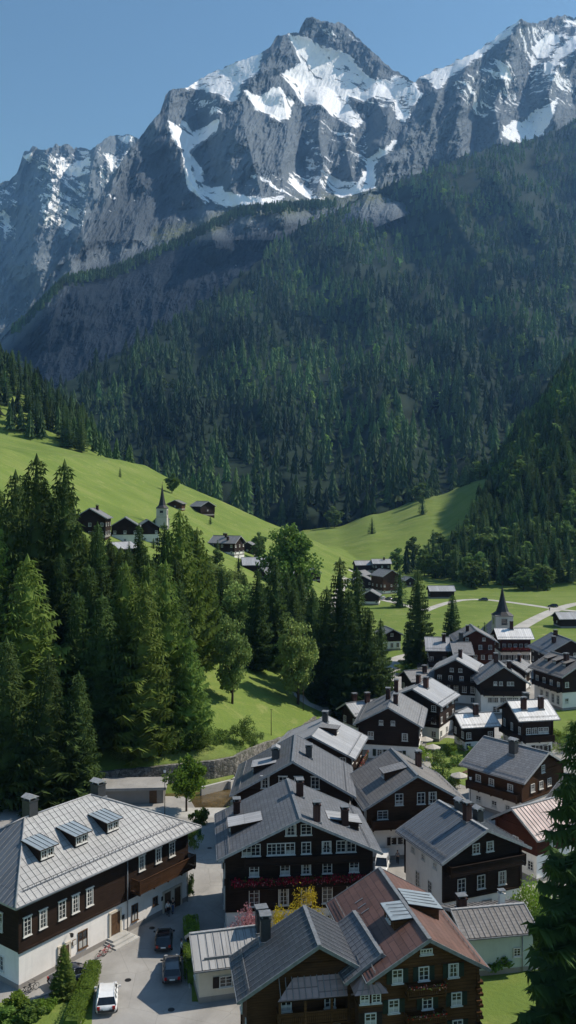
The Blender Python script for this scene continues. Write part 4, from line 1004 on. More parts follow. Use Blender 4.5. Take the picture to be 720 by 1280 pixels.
h = House('chalet', (5.4, 150.5, -14, 14.6, 13.7, 7.5, 3.3), 'pale roofed chalet with a right hand side balcony, third behind the geranium chalet', 'chalet', roof='pale', hb=2.8)
h.auto(); h.balc('R', 4.6, -.9, .9, 1.2, 2); h.chim(.05, .45, 1.5, .9, CH_G); h.dormer(1, .42, 0, 2.2, 1.2, 'grey')
h = House('chalet', (16.7, 126.8, 9, 15.2, 13.2, 7.5, 4.3), 'brown timber chalet on a white ground floor, its broad gable above the white van', 'chalet', wood=WOOD_B, roof='brown', hb=4.6)
h.row('F', 8.3, [-.35, .12, .37], 1.15, 1.6); h.row('F', 6.3, [-.7], 1.5, 1.2); h.row('F', 6.2, [.35, .7]); h.row('F', 2.6, [-.45, -.33], 1.0, 1.1, SHUT_B); h.row('F', 2.4, [.3, .7], 1.1, 1.3); h.balc('F', 4.75, -.95, .95, 1.1)
h.auto([2.2, 6.0], faces='LR'); h.chim(.38, .35, 2.0, .75).dormer(-1, .45, -.2, 2.2, 1.1, 'grey')
h = House('chalet', (21.3, 107.8, 22, 12.4, 10.8, 8.0, 3.0), 'chalet with white plastered side wall, dark timber gable and blue grey roof on the square', 'chalet', roof='blue', ribs=.7, hb=3.0, sides='plaster', og=1.0, os=.8)
h.row('F', 8.6, [-.18, .18], 1.0, 1.2); h.row('F', 4.6, [-.55, -.05, .5], 1.1, 1.6); h.row('F', 1.6, [-.5, .5]); h.balc('F', 6.4, -.95, .98, 1.2); h.row('L', 3.4, [-.35, .3], .95, 2.0, ny=4); h.row('L', 6.6, [-.6, .0, .55], .8, .7, nx=2, ny=2); h.row('R', 5, 3); h.door('F', .1)
h.chim(-.05, -.3, 1.9, .75).chim(.12, .3, 1.2, .9, CH_G, 1).chim(.35, -.05, 1.3, .9, CH_G, 1)
h = House('chalet', (36.7, 142.0, 40, 13.0, 12.4, 6.5, 3.5), 'brown chalet with a big grey roof slope turned left carrying a single capped chimney', 'chalet', wood=WOOD_B, roof='grey', hb=3.1)
h.row('F', 7.2, [.0], .9, 1.2); h.row('F', 4.8, [-.5, -.1, .3]); h.row('F', 1.5, 2); h.row('L', 4.9, [-.6, .1, .6], 1, 1.1); h.row('L', 1.5, [-.5, .0, .6], 1, 1.1); h.balc('L', 3.3, -.95, .95, 1.0); h.chim(-.28, -.15, 1.9, 1.0, CH_G, 1); h.row('R', 4.8, 2)
h = House('barn', (45.5, 130.5, 36, 9.5, 10.5, 4.6, 3.0), 'low grey roofed lean barn half hidden behind the huge right hand spruce', 'barn', roof='brown', hb=1.2); h.auto([2.6])
h = House('barn', (33.6, 118.6, -58, 9.0, 9.7, 6.0, 2.8), 'barn with a rusty pink sheet metal roof beside the huge spruce', 'barn', wood=WOOD_R, roof='pink', ribs=.62, hb=3.6, og=.8); h.row('R', 4.8, [-.3, .4], .9, 1.0); h.row('R', 1.8, [-.5, .3], .9, 1.2, SHUT_B); h.row('F', 4.4, [0]); h.row('F', 2, 2)
h = House('shed', (21.6, 95.2, -80, 7.6, 8.4, 4.3, 1.3), 'small pale green plastered annex with a two tone grey roof beside the lawn', 'annex', wood=WOOD_D, base=PL_G, roof='brown', ribs=.6, hb=4.2, os=.45, og=.5, sides='plaster', guard=False); h.row('F', 2.6, [0], .9, 1.1, SHUT_B); h.row('R', 2.2, [.5], .8, .9); h.chim(-.25, -.62, 1.0, .8).chim(-.18, .45, 1.2, .5, PL_W); h.pipe('R', 2.4)
h = House('chalet', (10.6, 81.6, 11, 10.9, 14.6, 9.4, 3.1), 'tall log chalet with a red brown metal roof and two pale blue roof dormers', 'chalet', wood=WOOD_H, roof='rust', ribs=0, hb=1.5, og=.9, os=.75, fascia=SEAM)
h.row('F', 11.05, [0], 1.1, .5, nx=4, ny=1); h.row('F', 9.2, [-.55, -.05, .52], .95, 1.2, SHUT_G); h.row('F', 6.7, [-.62, .02, .58], .95, 1.15, SHUT_G); h.row('F', 4.3, [-.62, -.2, .15, .6], .95, 1.2, SHUT_G); h.row('F', 1.9, [-.6, .0, .6], .95, 1.2)
h.balc('F', 7.75, -.42, .32, .9, 2, .8); h.balc('F', 5.3, -.42, .32, .9, 2, .8); h.logs(1, .4, 8.4); h.row('R', 6.7, 3); h.row('R', 4.2, 3); h.row('L', 6.7, 3)
h.dormer(1, .62, .12, 2.8, 1.1, 'blue'); h.dormer(-1, .34, -.25, 2.9, 1.0, 'blue')
for sg, fx, fy, L_ in ((1, .42, .12, 3.3), (-1, .22, -.25, 3.4)):     # pale sheet metal on top of the two dormers
    ww = h.wr; x0 = ww * (.62 if sg > 0 else .34); hh = 1.1 if sg > 0 else 1.0; k2 = h.k * .38; x1 = max(x0 - hh / (h.k - k2), .15); z0 = h.zr(x0) + hh; zb = h.zr(x1)
    q = [(sg * (x0 + .3), fy * h.L / 2 - L_ / 2, z0 + .14 - .3 * k2), (sg * (x0 + .3), fy * h.L / 2 + L_ / 2, z0 + .14 - .3 * k2), (sg * (x1 + .1), fy * h.L / 2 + L_ / 2, zb + .17), (sg * (x1 + .1), fy * h.L / 2 - L_ / 2, zb + .17)]
    m = MB().slab(q if sg > 0 else q[::-1], .04, SKYL)
    for i in range(1, 5): m.box((sg * (x0 + x1) / 2, fy * h.L / 2 - L_ / 2 + i * L_ / 5, (z0 + zb) / 2 + .2), (abs(x0 - x1), .05, .05), SEAM, ry=sg * math.atan2(z0 - .3 * k2 - zb, -(x0 - x1)) * 0 + sg * math.atan2(zb - z0, x0 - x1))
    place(m.build('dormer_roof'), h.root, h.T, (0, 0, 0))
m = MB()
for i in range(3): m.box((-h.wl * .55, (i * .9 - 1) * 1.2 + 3.2, h.zr(h.wl * .55) + .06), (.9, .12, .06), SEAM, ry=-math.atan(h.k))
place(m.build('roof_hatch'), h.root, h.T, (0, 0, 0))
# the near dark house: main gable, second gable, oriel turret and pent roof
h = House('chalet', (2.1, 78.6, 9, 13.9, 7.4, 7.5, 4.2), 'dark roofed timber house at the bottom edge with two gables and a small oriel turret', 'chalet', wood=WOOD_B, roof='dark', ribs=.75, hb=1.6, og=1.2, right=4.2, fascia=LEAD)
h.row('F', 6.3, [-.45, .35], .95, 1.2); h.row('F', 3.6, [-.5, .0, .5], .95, 1.2); h.row('L', 4.2, 2); h.chim(-.55, .72, 2.0, .9, CH_G)
m = MB()                                               # pent roof over the gallery, catching the sun
q = [(-3.6, -3.75, 7.25), (3.4, -3.75, 7.25), (3.2, -2.45, 8.55), (-2.0, -2.45, 8.55)]
m.slab(q, .12, RF['pink'], SOFF)
for i in range(13): x = -3.4 + i * .55; m.box((x + .08, -3.1, 7.96), (.05, 1.8, .06), SEAM, rx=math.atan2(1.3, 1.3))
for x in (-3.4, -1.2, 1.1, 3.2): m.box((x, -3.6, 6.1), (.2, .2, 2.2), WOOD_H)
place(m.build('gallery_roof'), h.root, Matrix.Identity(4), (0, 0, 0)); balcony(h.root, Matrix.Identity(4), 'F', (-.1, -2.5, 5.1), 7.0, 1.2, WOOD_H, 0, 1.0)
T2 = Matrix.Translation((5.05, -.2, 0)) @ Matrix.Rotation(rad(4), 4, 'Z')
h.body(T2, 6.4, 8.0, 8.7, 2.1, 'slate', 1.6, .5, .7, 'wood', .7, None, None, False, LEAD, pre='wing_'); h.row('F', 6.4, [-.05, .55], .9, 1.2); h.row('F', 3.9, [-.5, .4], .9, 1.2)
m = MB(); c = (4.1, -4.1); s_ = 1.15
m.box((c[0], c[1], 4.9), (2 * s_ - .3, 2 * s_ - .3, 6.4), WOOD_B); m.box((c[0], c[1], 7.0), (2 * s_ - .1, 2 * s_ - .1, .2), WOOD_H); m.box((c[0], c[1], 4.9), (2 * s_, 2 * s_, .2), WOOD_H)
place(m.build('oriel'), h.root, Matrix.Identity(4), (0, 0, 0))
m = MB(); e = s_ + .3; m.poly([(c[0] - e, c[1] - e, 8.2), (c[0] + e, c[1] - e, 8.2), (c[0] + e, c[1] + e, 8.2), (c[0] - e, c[1] + e, 8.2), (c[0], c[1], 9.7)], [(0, 1, 4), (1, 2, 4), (2, 3, 4), (3, 0, 4), (0, 3, 2, 1)], RF['pink'])
for a, b in ((0, 1), (1, 2)):
    for k in range(1, 5):
        V = [(c[0] - e, c[1] - e), (c[0] + e, c[1] - e), (c[0] + e, c[1] + e)]; p = Vector((V[a][0] + (V[b][0] - V[a][0]) * k / 5, V[a][1] + (V[b][1] - V[a][1]) * k / 5, 8.22)); m.tube([p, Vector((c[0], c[1], 9.72)) * .8 + p * .2], .03, SEAM, 4)
place(m.build('oriel_roof'), h.root, Matrix.Identity(4), (0, 0, 0))
for dx in (-.5, .5): add_window(h.root, Matrix.Identity(4), 'F', (c[0] + dx, c[1] - s_ + .12, 7.65), .8, .8, None)
add_window(h.root, Matrix.Identity(4), 'F', (c[0], c[1] - s_ + .12, 5.9), 1.0, 1.1, SHUT_B); add_window(h.root, Matrix.Identity(4), 'F', (c[0], c[1] - s_ + .12, 3.6), 1.0, 1.1, None)
h = House('annex', (-6.2, 90.2, -76, 7.0, 7.8, 3.6, 2.0), 'low white annex with a grey sheet metal roof beside the hedges', 'annex', base=PL_C, wood=WOOD_B, roof='seam', ribs=.72, hb=3.4, os=.6, og=.5, sides='plaster', guard=False); h.row('R', 1.9, [-.2, .5], 1.3, 1.1, SHUT_B); h.row('F', 1.9, [.2], .8, .9); h.chim(.15, .88, 2.1, .95, CH_G)
m = MB(); m.box((2.6, -1.2, h.zr(2.6) + .12), (.12, 3.2, .2), SEAM); place(m.build('snow_board'), h.root, h.T, (0, 0, 0))

# middle rows
h = House('chalet', (20.2, 171.5, -12, 13.0, 15.0, 7.1, 3.5), 'timber chalet on a white ground floor with pale roof and three chimneys, behind the garden', 'chalet', roof='grey', hb=3.2); h.row('F', 7.4, [-.25, .15], .8, .9); h.row('F', 4.9, [-.6, .55], 1.1, 1.4); h.row('F', 1.7, [-.3, .15, .35], 1.3, 1.3, SHUT_G); h.auto([1.7, 5.2], faces='R'); h.chim(.15, -.3, 1.6, .85).chim(-.12, .1, 1.9, .8).chim(.05, .85, 2.2, .8)
h = House('chalet', (28.3, 185.8, -28, 12.8, 12.3, 7.5, 3.0), 'tall dark chalet with a bright pale roof slope turned right, behind the three chimneyed one', 'chalet', roof='pale', hb=2.8); h.auto(); h.balc('F', 4.4); h.chim(.2, -.2, 1.9, .9).chim(-.3, .5, 1.7, .8)
h = House('shed', (37.2, 188.0, -35, 5.6, 5.5, 3.2, 1.2), 'tiny shed with a pale hipped roof in the lane between the chalets', 'shed', roof='pale', hb=1.4, guard=False, os=.4, og=.4); h.auto([1.6])
h = House('chalet', (41.5, 214.4, -18, 12.0, 10.8, 8.0, 3.2), 'dark chalet with two full rows of small white windows and one bright roof slope', 'chalet', roof='pale', hb=2.6); h.row('F', 8.4, [-.2, .2], .9, .9); h.row('F', 6.4, 4); h.row('F', 4.0, 5, 1, 1.6); h.row('F', 1.5, 3); h.auto([4.5], faces='R'); h.balc('F', 5.1); h.chim(.1, -.2, 1.7, .85)
h = House('chalet', (49.3, 204.9, -3, 12.0, 10.4, 7.3, 4.0), 'dark gabled chalet on a tall white plastered storey, its roof streaked pale grey', 'chalet', roof='grey', hb=4.6); h.row('F', 7.2, [-.35, -.1, .25, .4], .8, .9); h.row('F', 3.4, [-.55, -.35, .0, .3, .55], 1.4, 1.2, nx=3); h.row('F', 1.3, [-.3, .4], 1.6, 1.4); h.auto([2.5], faces='LR'); h.balc('F', 4.7, -.9, .9, .9); h.chim(.3, -.3, 1.5, .85).chim(-.1, .3, 1.9, .9)
h = House('chalet', (46.7, 171.9, -79, 10.6, 8.4, 7.5, 2.7), 'small chalet with a near white sunlit roof carrying two brick chimneys, white arched ground floor', 'chalet', wood=WOOD_D, roof='white', hb=3.4); h.row('R', 5.3, [-.6, -.2, .2, .55], 1, 1.2); h.row('R', 1.8, [-.55, .55], 1, 1.2, SHUT_B); h.row('R', 1.5, [.1], 1.6, 2.1, SHUT_B); h.row('F', 5.2, 3, .9, 1.4); h.row('F', 1.6, 3, .9, 1.6); h.balc('R', 3.5, -.98, .98, 1.0).balc('F', 3.5, -.9, .9, 1.0); h.chim(.45, -.45, 2.0, .8).chim(.45, .4, 2.0, .8).chim(-.1, 0, 1.2, .9, CH_G)
h = House('chalet', (36.9, 175.0, -78, 7.4, 8.2, 5.0, 1.9), 'little dark chalet with a near white sunlit roof and a single chimney', 'chalet', roof='white', hb=2.0); h.auto([3.2], faces='FR'); h.chim(.15, .05, 1.8, .8); h.row('R', 1.1, 2)
h = House('chalet', (67.5, 212.0, 19, 13.4, 13.4, 8.0, 3.5), 'big dark chalet at the right edge with three small dormers above a white ground floor', 'chalet', roof='brown', hb=4.2); h.row('L', 2.2, [-.7, -.35, .05, .45], 1.3, 2.2); h.row('L', 5.8, 4); h.balc('L', 4.4); h.auto([2.2, 6], faces='F'); h.chim(-.3, -.3, 1.8, .9); h.dormer(-1, .5, -.45, 1.6, .8, 'brown').dormer(-1, .5, .1, 1.6, .8, 'brown').dormer(-1, .5, .6, 1.6, .8, 'brown')
h = House('chalet', (76.3, 246.0, 6, 14.5, 13.5, 7.0, 3.9), 'chalet with wide blue grey roof at the right edge, right of the flower decked inn', 'chalet', roof='blue', hb=2.6); h.auto(); h.chim(-.4, -.3, 1.5, .9).chim(-.1, .3, 1.5, .9)
h = House('inn', (67.7, 266.0, -90, 9.8, 11.0, 7.5, 2.6), 'reddish timber inn with a near white roof and flower decked balcony before the village church', 'inn', wood=WOOD_R, roof='white', hb=3.6); h.row('R', 5.4, 5, 1, 1.2); h.row('R', 1.9, 5, 1.1, 1.5, SHUT_B); h.balc('R', 3.9, -.98, .98, 1.1, 1); h.auto([1.9, 5.3], faces='F'); h.chim(.1, -.05, 2.2, .8)
h = House('chalet', (53.2, 252.9, -4, 12.4, 11.6, 9.0, 3.4), 'tall reddish brown gabled chalet left of the flower decked inn', 'chalet', wood=WOOD_R, roof='grey', hb=2.4); h.row('F', 9.6, 2, .9, .9); h.row('F', 7.4, 4); h.row('F', 4.6, 5); h.row('F', 1.4, 4); h.balc('F', 5.8, -.8, .8); h.chim(-.3, -.3, 1.4, .8); h.auto([4.6, 7], faces='L')
h = House('chalet', (42.4, 250.5, -96, 12.4, 7.0, 7.0, 2.9), 'black timbered chalet with a pale grey roof right of the tall spruce on the field', 'chalet', roof='pale', hb=2.2); h.auto([4.6], faces='FR'); h.balc('R', 3.2); h.chim(.35, .5, 1.9, .85)
h = House('chalet', (48.2, 246.0, -92, 12.0, 5.8, 6.6, 2.6), 'black timbered chalet with the taller chimney, directly left of the reddish brown gable', 'chalet', roof='grey', hb=2.2); h.auto([4.4], faces='R'); h.chim(-.15, .1, 2.6, .95, CH_G)
h = House('chalet', (32.9, 287.4, 14, 7.9, 8.0, 5.0, 2.1), 'small gabled chalet with a white lower storey beside the curving gravel path', 'chalet', roof='grey', hb=3.0); h.row('F', 5.1, [0], .9, .9); h.row('F', 1.7, 3, 1, 1.5); h.auto([1.8], faces='LR')
h = House('chalet', (59.0, 228.0, -30, 8.0, 8.0, 5.4, 2.2), 'low dark chalet squeezed between the streaked grey gable and the big chalet with three dormers', 'chalet', roof='grey', hb=2.2); h.auto(); h.chim(.2, .1, 1.5, .8)
h = House('chalet', (32.5, 218.0, -70, 8.0, 8.5, 5.0, 2.0), 'low dark chalet in shade below the two pale roofed black timbered houses', 'chalet', roof='grey', hb=2.0); h.auto([3.0], faces='FR'); h.chim(.3, .2, 1.5, .8)
h = House('chalet', (16.0, 186.5, -62, 7.5, 9.0, 4.6, 2.0), 'low pale roofed chalet at the left end of the middle row by the dark spruces', 'chalet', roof='pale', hb=2.0); h.auto([2.9], faces='FR'); h.chim(.2, .1, 1.9, .8).chim(-.2, -.4, 1.7, .8)

# far houses, set on the terrain
def far(px, py, w, L, deg, He, rise, label, roof='grey', wood=None, hb=1.6, cat='chalet', ch=0, y0=240, name='chalet', group=None):
    p = hit(px, py, y0); z0 = min(tz(p.x - 3, p.y), tz(p.x + 3, p.y), p.z) 
    h = House(name, (p.x, p.y, deg, w, L, He, rise), label, cat, group, z0, wood or WOOD_D, (wood or WOOD_D) if name == 'barn' or (px < 150) else PL_W, roof, hb, .7, .8, 1, 'wood', 0, None, None, False)
    if name != 'barn': h.auto([z for z in (1.4, 4.2) if z < He - 1], w=.95, h=1.15)
    elif He > 3: h.row('F', He * .55, [0], .8, .8)
    for i in range(ch): h.chim(.2 - .4 * i, .3 * (1 - i), 1.4, .8)
    return h
far(116, 666, 11.5, 12, 2, 6.2, 3.4, 'big dark farmhouse at the left end of the hillside village', 'grey', ch=1)
far(157, 675, 10.5, 11, 8, 6.2, 3.3, 'gabled farmhouse with a white plastered base in the middle of the hillside village', 'grey', hb=3.4)
far(184, 674, 9.5, 10, 14, 5.8, 3.0, 'gabled farmhouse directly left of the hillside church', 'grey', hb=3.4)
far(151, 696, 8, 8, -40, 4, 2, 'low pale roofed barn below the gabled farmhouses of the hillside village', 'pale', name='barn', cat='barn')
far(284, 690, 11, 14, 66, 5.5, 3.2, 'long grey roofed farmhouse on the hillside right of the tall larches', 'grey', ch=3)
far(311, 690, 8, 8, -10, 4.2, 2.2, 'small dark barn right of the long hillside farmhouse', 'grey', name='barn', cat='barn')
far(221, 634, 9, 8, -10, 3.2, 2.0, 'small brown hay hut on the meadow right of the hillside church', 'brown', WOOD_B, name='barn', cat='hay hut', y0=430)
far(253, 641, 11, 12, 40, 5, 3.0, 'larger hay hut with a pale roof on the meadow, right of the small brown one', 'grey', name='barn', cat='hay hut', y0=400)
far(322, 716, 12, 14, -82, 5, 3, 'pale roofed house below the long hillside farmhouse', 'pale')
far(345, 730, 11, 14, -60, 5.5, 3, 'dark house with a stepped roof line among the trees below the hillside meadow', 'grey')
far(362, 748, 10, 14, -58, 5.5, 2.8, 'long dark house sloping down behind the big olive green tree', 'grey')
far(388, 722, 9, 9, 20, 4, 2.2, 'small dark barn beside the farm track under the meadow crest', 'grey', name='barn', cat='barn')
Gc = None
far(453, 716, 9, 11, -80, 5, 2.6, 'back left chalet of the far cluster, its pale roof turned to the viewer', 'pale', y0=300)
far(476, 716, 11, 12, -86, 6, 2.6, 'back right chalet of the far cluster with a long pale roof', 'pale', y0=300, ch=1)
far(452, 728, 9, 9, -30, 4.6, 2.3, 'small middle chalet of the far cluster with a pointed gable', 'grey', y0=300)
far(453, 738, 11.5, 11, -8, 5.5, 2.9, 'broad gabled chalet at the left of the far cluster', 'grey', y0=300)
far(482, 741, 12, 12, 28, 9.0, 3.2, 'tallest chalet of the far cluster with rows of lit windows under its gable', 'grey', WOOD_B, y0=300)
far(464, 755, 9, 9, -12, 4.2, 2.4, 'front chalet of the far cluster, lowest of them', 'grey', y0=300)
far(509, 733, 7, 8, 20, 3.5, 2, 'small hut right of the far cluster, half behind a spruce', 'grey', name='barn', cat='hut', y0=300)
far(551, 747, 9, 13, -88, 3.6, 2.3, 'dark hay barn with a pale roof beside the gravel road on the green field', 'pale', name='barn', cat='hay barn', y0=300)
far(716, 783, 9, 14, -86, 3.4, 2.2, 'dark hay barn cut by the right edge beside the road junction', 'pale', name='barn', cat='hay barn', y0=250)

# churches
PL_T = plaster('weathered_tower_plaster', (.50, .47, .43)); SPIRE = simple('black_spire_shingles', (.022, .023, .027), .6, .3)
def church(x, y, z0, w, tower, tip, label, nave=None, rz=0):
    r = empty('church', (x, y, z0), rad(rz)); tag(r, label, 'church'); k = w / 2
    m = MB(); m.box((0, 0, tower / 2 - 1), (w, w, tower + 2), PL_T); m.box((0, 0, tower * .55), (w + .2, w + .2, .2), STONE); m.box((0, 0, tower - .1), (w + .35, w + .35, .35), STONE)
    m.build('tower', r)
    m = MB(); D = SPIRE; lev = [(k + .45, tower), (k * .66, tower + (tip - tower) * .12), (k * .44, tower + (tip - tower) * .34), (k * .24, tower + (tip - tower) * .62), (.06, tip)]
    n = 8; V = []
    for i, (q, z) in enumerate(lev):
        for j in range(n):
            a = math.pi / 4 * (j + .5); c_, s_ = math.cos(a), math.sin(a)
            if i == 0: f_ = q / max(abs(c_), abs(s_)); V.append((c_ * f_ , s_ * f_, z))
            else: V.append((c_ * q * 1.12, s_ * q * 1.12, z))
    m.poly(V, [(i * n + j, i * n + (j + 1) % n, (i + 1) * n + (j + 1) % n, (i + 1) * n + j) for i in range(len(lev) - 1) for j in range(n)] + [tuple(range(n))[::-1]], D)
    sp = m.build('spire', r)
    m = MB(); m.tube([(0, 0, tip - .2), (0, 0, tip + 1.5)], .06, IRON, 5); m.box((0, 0, tip + 1.0), (.7, .08, .08), IRON); m.build('cross', sp)
    for f_, lx, ly in (('F', 0, -k - .02), ('L', -k - .02, 0), ('R', k + .02, 0)):
        add_window(r, Matrix.Identity(4), f_, (lx, ly, tower - 2.0), w * .34, 1.9, None, True, 1, 4, 1, STONE)
    if nave:
        W_, L_, He, rs, dx, dy, dg = nave; T = Matrix.Translation((dx, dy, 0)) @ Matrix.Rotation(rad(dg), 4, 'Z'); m = MB()
        hw = W_ / 2; hl = L_ / 2
        m.poly([(-hw, -hl, -2), (hw, -hl, -2), (hw, -hl, He), (0, -hl, He + rs), (-hw, -hl, He), (-hw, hl, -2), (hw, hl, -2), (hw, hl, He), (0, hl, He + rs), (-hw, hl, He)], [(0, 1, 2, 3, 4), (9, 8, 7, 6, 5), (1, 6, 7, 2), (0, 4, 9, 5)], PL_W)
        place(m.build('nave'), r, T, (0, 0, 0)); m = MB(); e = .4; kk = rs / hw
        for sg in (-1, 1):
            q = [(0, -hl - e, He + rs + .2), (sg * (hw + e), -hl - e, He - kk * e + .2), (sg * (hw + e), hl + e, He - kk * e + .2), (0, hl + e, He + rs + .2)]; m.slab(q if sg > 0 else q[::-1], .18, RF['slate'], SOFF)
        place(m.build('roof'), r, T, (0, 0, 0))
        for i in range(3): add_window(r, T, 'R', (hw + .02, -hl + L_ * (i + .5) / 3, He * .55), 1, 2.2, None, True, 1, 4, 1, STONE)
    return r
church(69.4, 285.0, 0, 5.6, 11.6, 20.6, 'white village church tower with a tall slender black spire behind the inn', (7, 12, 4.5, 3.0, 0, 9, 0))
zc = tz(-54.5, 380) ; church(-54.3, 380.0, zc, 4.5, 44.8 - zc, 54.9 - zc, 'small white hillside church with a pointed dark spire above the near wood', (6, 10, 3.6, 2.4, -1, 7, 8))

# ------------------------------------------------------------------ the long grey roofed house on the left
def long_house():
    U = Vector((14.75, 19.8, 0)).normalized(); ang = math.atan2(U.y, U.x)
    r = empty('town_house', (-27.2, 88.9, 0), ang)      # local x runs along the street front, local -y faces the street
    tag(r, 'long white and dark timber house with a huge grey hip roof and three dormers', 'town house')
    L, D, hb, He, Hr = 24.7, 15.0, 3.85, 9.1, 14.0; I = Matrix.Identity(4)
    m = MB(); m.box((L / 2, D / 2, hb / 2 - .5), (L - .1, D - .1, hb + 1), PL_W); m.box((L / 2, D / 2, .1), (L, D, .9), STONE); m.build('ground_floor', r)
    m = MB(); m.box((L / 2, D / 2, (hb + He) / 2 + .1), (L + .14, D + .14, He - hb + .2), WOOD_D); m.box((L / 2, -.12, hb + .06), (L + .3, .16, .2), WOOD_D); m.build('wall', r)
    o = 1.25; x0, x1, y0, y1 = -o, L + o, -1.15, D + o; A = (6.3, D / 2, Hr); B = (15.8, D / 2, Hr); k = (Hr - He) / (D / 2 - y0)
    m = MB(); RM = RF['seam']; E = [(x0, y0, He), (x1, y0, He), (x1, y1, He), (x0, y1, He)]
    m.poly([E[0], E[1], B, A], [(0, 1, 2, 3)], RM); m.poly([E[1], E[2], B], [(0, 1, 2)], RM); m.poly([E[2], E[3], A, B], [(0, 1, 2, 3)], RM); m.poly([E[3], E[0], A], [(0, 1, 2)], RF['blue'])
    for a, b in zip(E, E[1:] + E[:1]): m.poly([a, b, (b[0], b[1], He - .2), (a[0], a[1], He - .2)], [(0, 3, 2, 1)], FASC)
    m.poly([(p[0], p[1], He - .2) for p in E], [(3, 2, 1, 0)], SOFF)
    ky = (Hr - He) / (D / 2 - y0)
    x = x0 + .5
    while x < x1 - .3:                                    # standing seams of the street slope
        t_ = (x - x0) / (A[0] - x0) if x < A[0] else ((x1 - x) / (x1 - B[0]) if x > B[0] else 1); t_ = min(1, t_)
        yt = y0 + (D / 2 - y0) * t_; m.tube([(x, y0, He + .03), (x, yt, He + ky * (yt - y0) + .03)], .024, SEAM, 4, smooth=False); x += .72
    y = y0 + .6
    while y < y1 - .3:                                    # and of the two hips
        t_ = min(1, (y - y0) / (D / 2 - y0) if y < D / 2 else (y1 - y) / (y1 - D / 2))
        m.tube([(x0, y, He + .03), (x0 + (A[0] - x0) * t_, y, He + (Hr - He) * t_ + .03)], .035, SEAM, 4, smooth=False)
        m.tube([(x1, y, He + .03), (x1 + (B[0] - x1) * t_, y, He + (Hr - He) * t_ + .03)], .035, SEAM, 4, smooth=False); y += .72
    for a, b in ((E[0], A), (E[1], B), (E[2], B), (E[3], A), (A, B)): m.tube([(a[0], a[1], a[2] + .04), (b[0], b[1], b[2] + .04)], .10, FASC, 6)
    m.tube([(x0, y0 - .08, He - .1), (x1, y0 - .08, He - .1)], .10, LEAD, 6)
    m.build('roof', r)
    m = MB(); yg = y0 + 1.15; zg = He + ky * 1.15         # snow guard with loops
    for dz in (.12, .42): m.tube([(x0 + 1.7, yg, zg + dz), (x1 - 1.7, yg, zg + dz)], .03, SEAM, 5)
    for i in range(44): m.box((x0 + 1.8 + i * .54, yg, zg + .22), (.035, .04, .44), SEAM)
    m.build('snow_guard', r)
    for dx, dy in ((5.2, 2.2), (9.9, 2.2), (14.6, 2.3)):   # dormers
        zf = He + ky * (dy - y0); w_ = 1.9; h_ = 1.35; yb = dy + h_ / (ky - .1); zb = He + ky * (yb - y0)
        m = MB(); m.poly([(dx - w_ / 2, dy, zf), (dx + w_ / 2, dy, zf), (dx + w_ / 2, dy, zf + h_), (dx - w_ / 2, dy, zf + h_), (dx - w_ / 2, yb, zb), (dx + w_ / 2, yb, zb)], [(0, 1, 2, 3), (0, 3, 4), (1, 5, 2)], WOOD_D); d = m.build('dormer', r)
        m = MB().slab([(dx - w_ / 2 - .3, dy - .45, zf + h_ + .1), (dx + w_ / 2 + .3, dy - .45, zf + h_ + .1), (dx + w_ / 2 + .3, yb, zb + .15), (dx - w_ / 2 - .3, yb, zb + .15)], .12, SKYL, SOFF)
        for i in range(5): xx = dx - w_ / 2 - .3 + i * (w_ + .6) / 4; m.tube([(xx, dy - .45, zf + h_ + .13), (xx, yb, zb + .18)], .035, SEAM, 4)
        m.build('dormer_roof', d); fr = window_meshes(.75, .85, False, None, 2, 2)[0]
        for q in (-.42, .42): link('window', fr, d, (dx + q, dy - .02, zf + .72))
    chimney(r, I, 7.4, 8.0, 13.4, 2.2, 1.15, CH_G, 1); chimney(r, I, 17.4, 8.0, 13.2, 1.6, 1.2, CH_G, 1)
    for x in (.95, 2.9, 5.35, 7.15, 9.1): add_window(r, I, 'F', (x, -.10, 6.2), .95, 1.9, None, True, 2, 4)
    for x in (16.9, 19.6, 21.9): add_window(r, I, 'F', (x, -.10, 7.3), .95, 1.7, None, True, 2, 4)
    for x, z, w_, h_, mt in ((8.25, 1.9, 1.3, 1.9, STONE), (15.9, 1.9, 1.0, 1.9, STONE), (19.2, 2.0, .8, 1.0, STONE)):
        add_window(r, I, 'F', (x, .03, z), w_, h_, None, False, 2, 2, 2, TRIMB)
    def dr(x, w_, h_, z, steps=0):
        m = MB(); m.box((x, -.03, z + h_ / 2), (w_, .06, h_), TRIMB)
        for sg in (-1, 1): m.box((x + sg * (w_ / 2 + .12), -.04, z + h_ / 2), (.24, .14, h_ + .24), PL_C); 
        m.box((x, -.04, z + h_ + .13), (w_ + .48, .14, .25), PL_C)
        for kx in (-.25, .25):
            for kz in (.3, .7): m.box((x + kx * w_, -.07, z + h_ * kz), (w_ * .36, .03, h_ * .28), TRIMB)
        d = m.build('door', r); link('handle', MB().box((x + w_ * .4, -.12, z + h_ * .48), (.06, .08, .2), IRON).mesh('handle'), d)
        if steps:
            m = MB()
            for i in range(steps): m.box((x + .1, -.5 - .25 * i, z - .1 - .2 * i - .3), (w_ + 1.2 + i * .5, 1.0 + .5 * i, .62), CONC)
            m.build('steps', r)
    dr(12.9, 1.35, 2.4, .65, 3); dr(5.7, 1.2, 2.1, .1); dr(21.2, 1.1, 2.3, .05); dr(22.9, 1.1, 2.3, .05)
    balcony(r, I, 'F', (19.9, -.12, 4.7), 9.4, 1.45, WOOD_B, 0, 1.35, .2)
    m = MB(); m.tube([(14.6, -.2, He - .3), (14.6, -.2, 0)], .07, LEAD, 6); m.tube([(24.5, -.2, 4.0), (24.5, -.2, 0)], .06, LEAD, 6); m.build('downpipe', r)
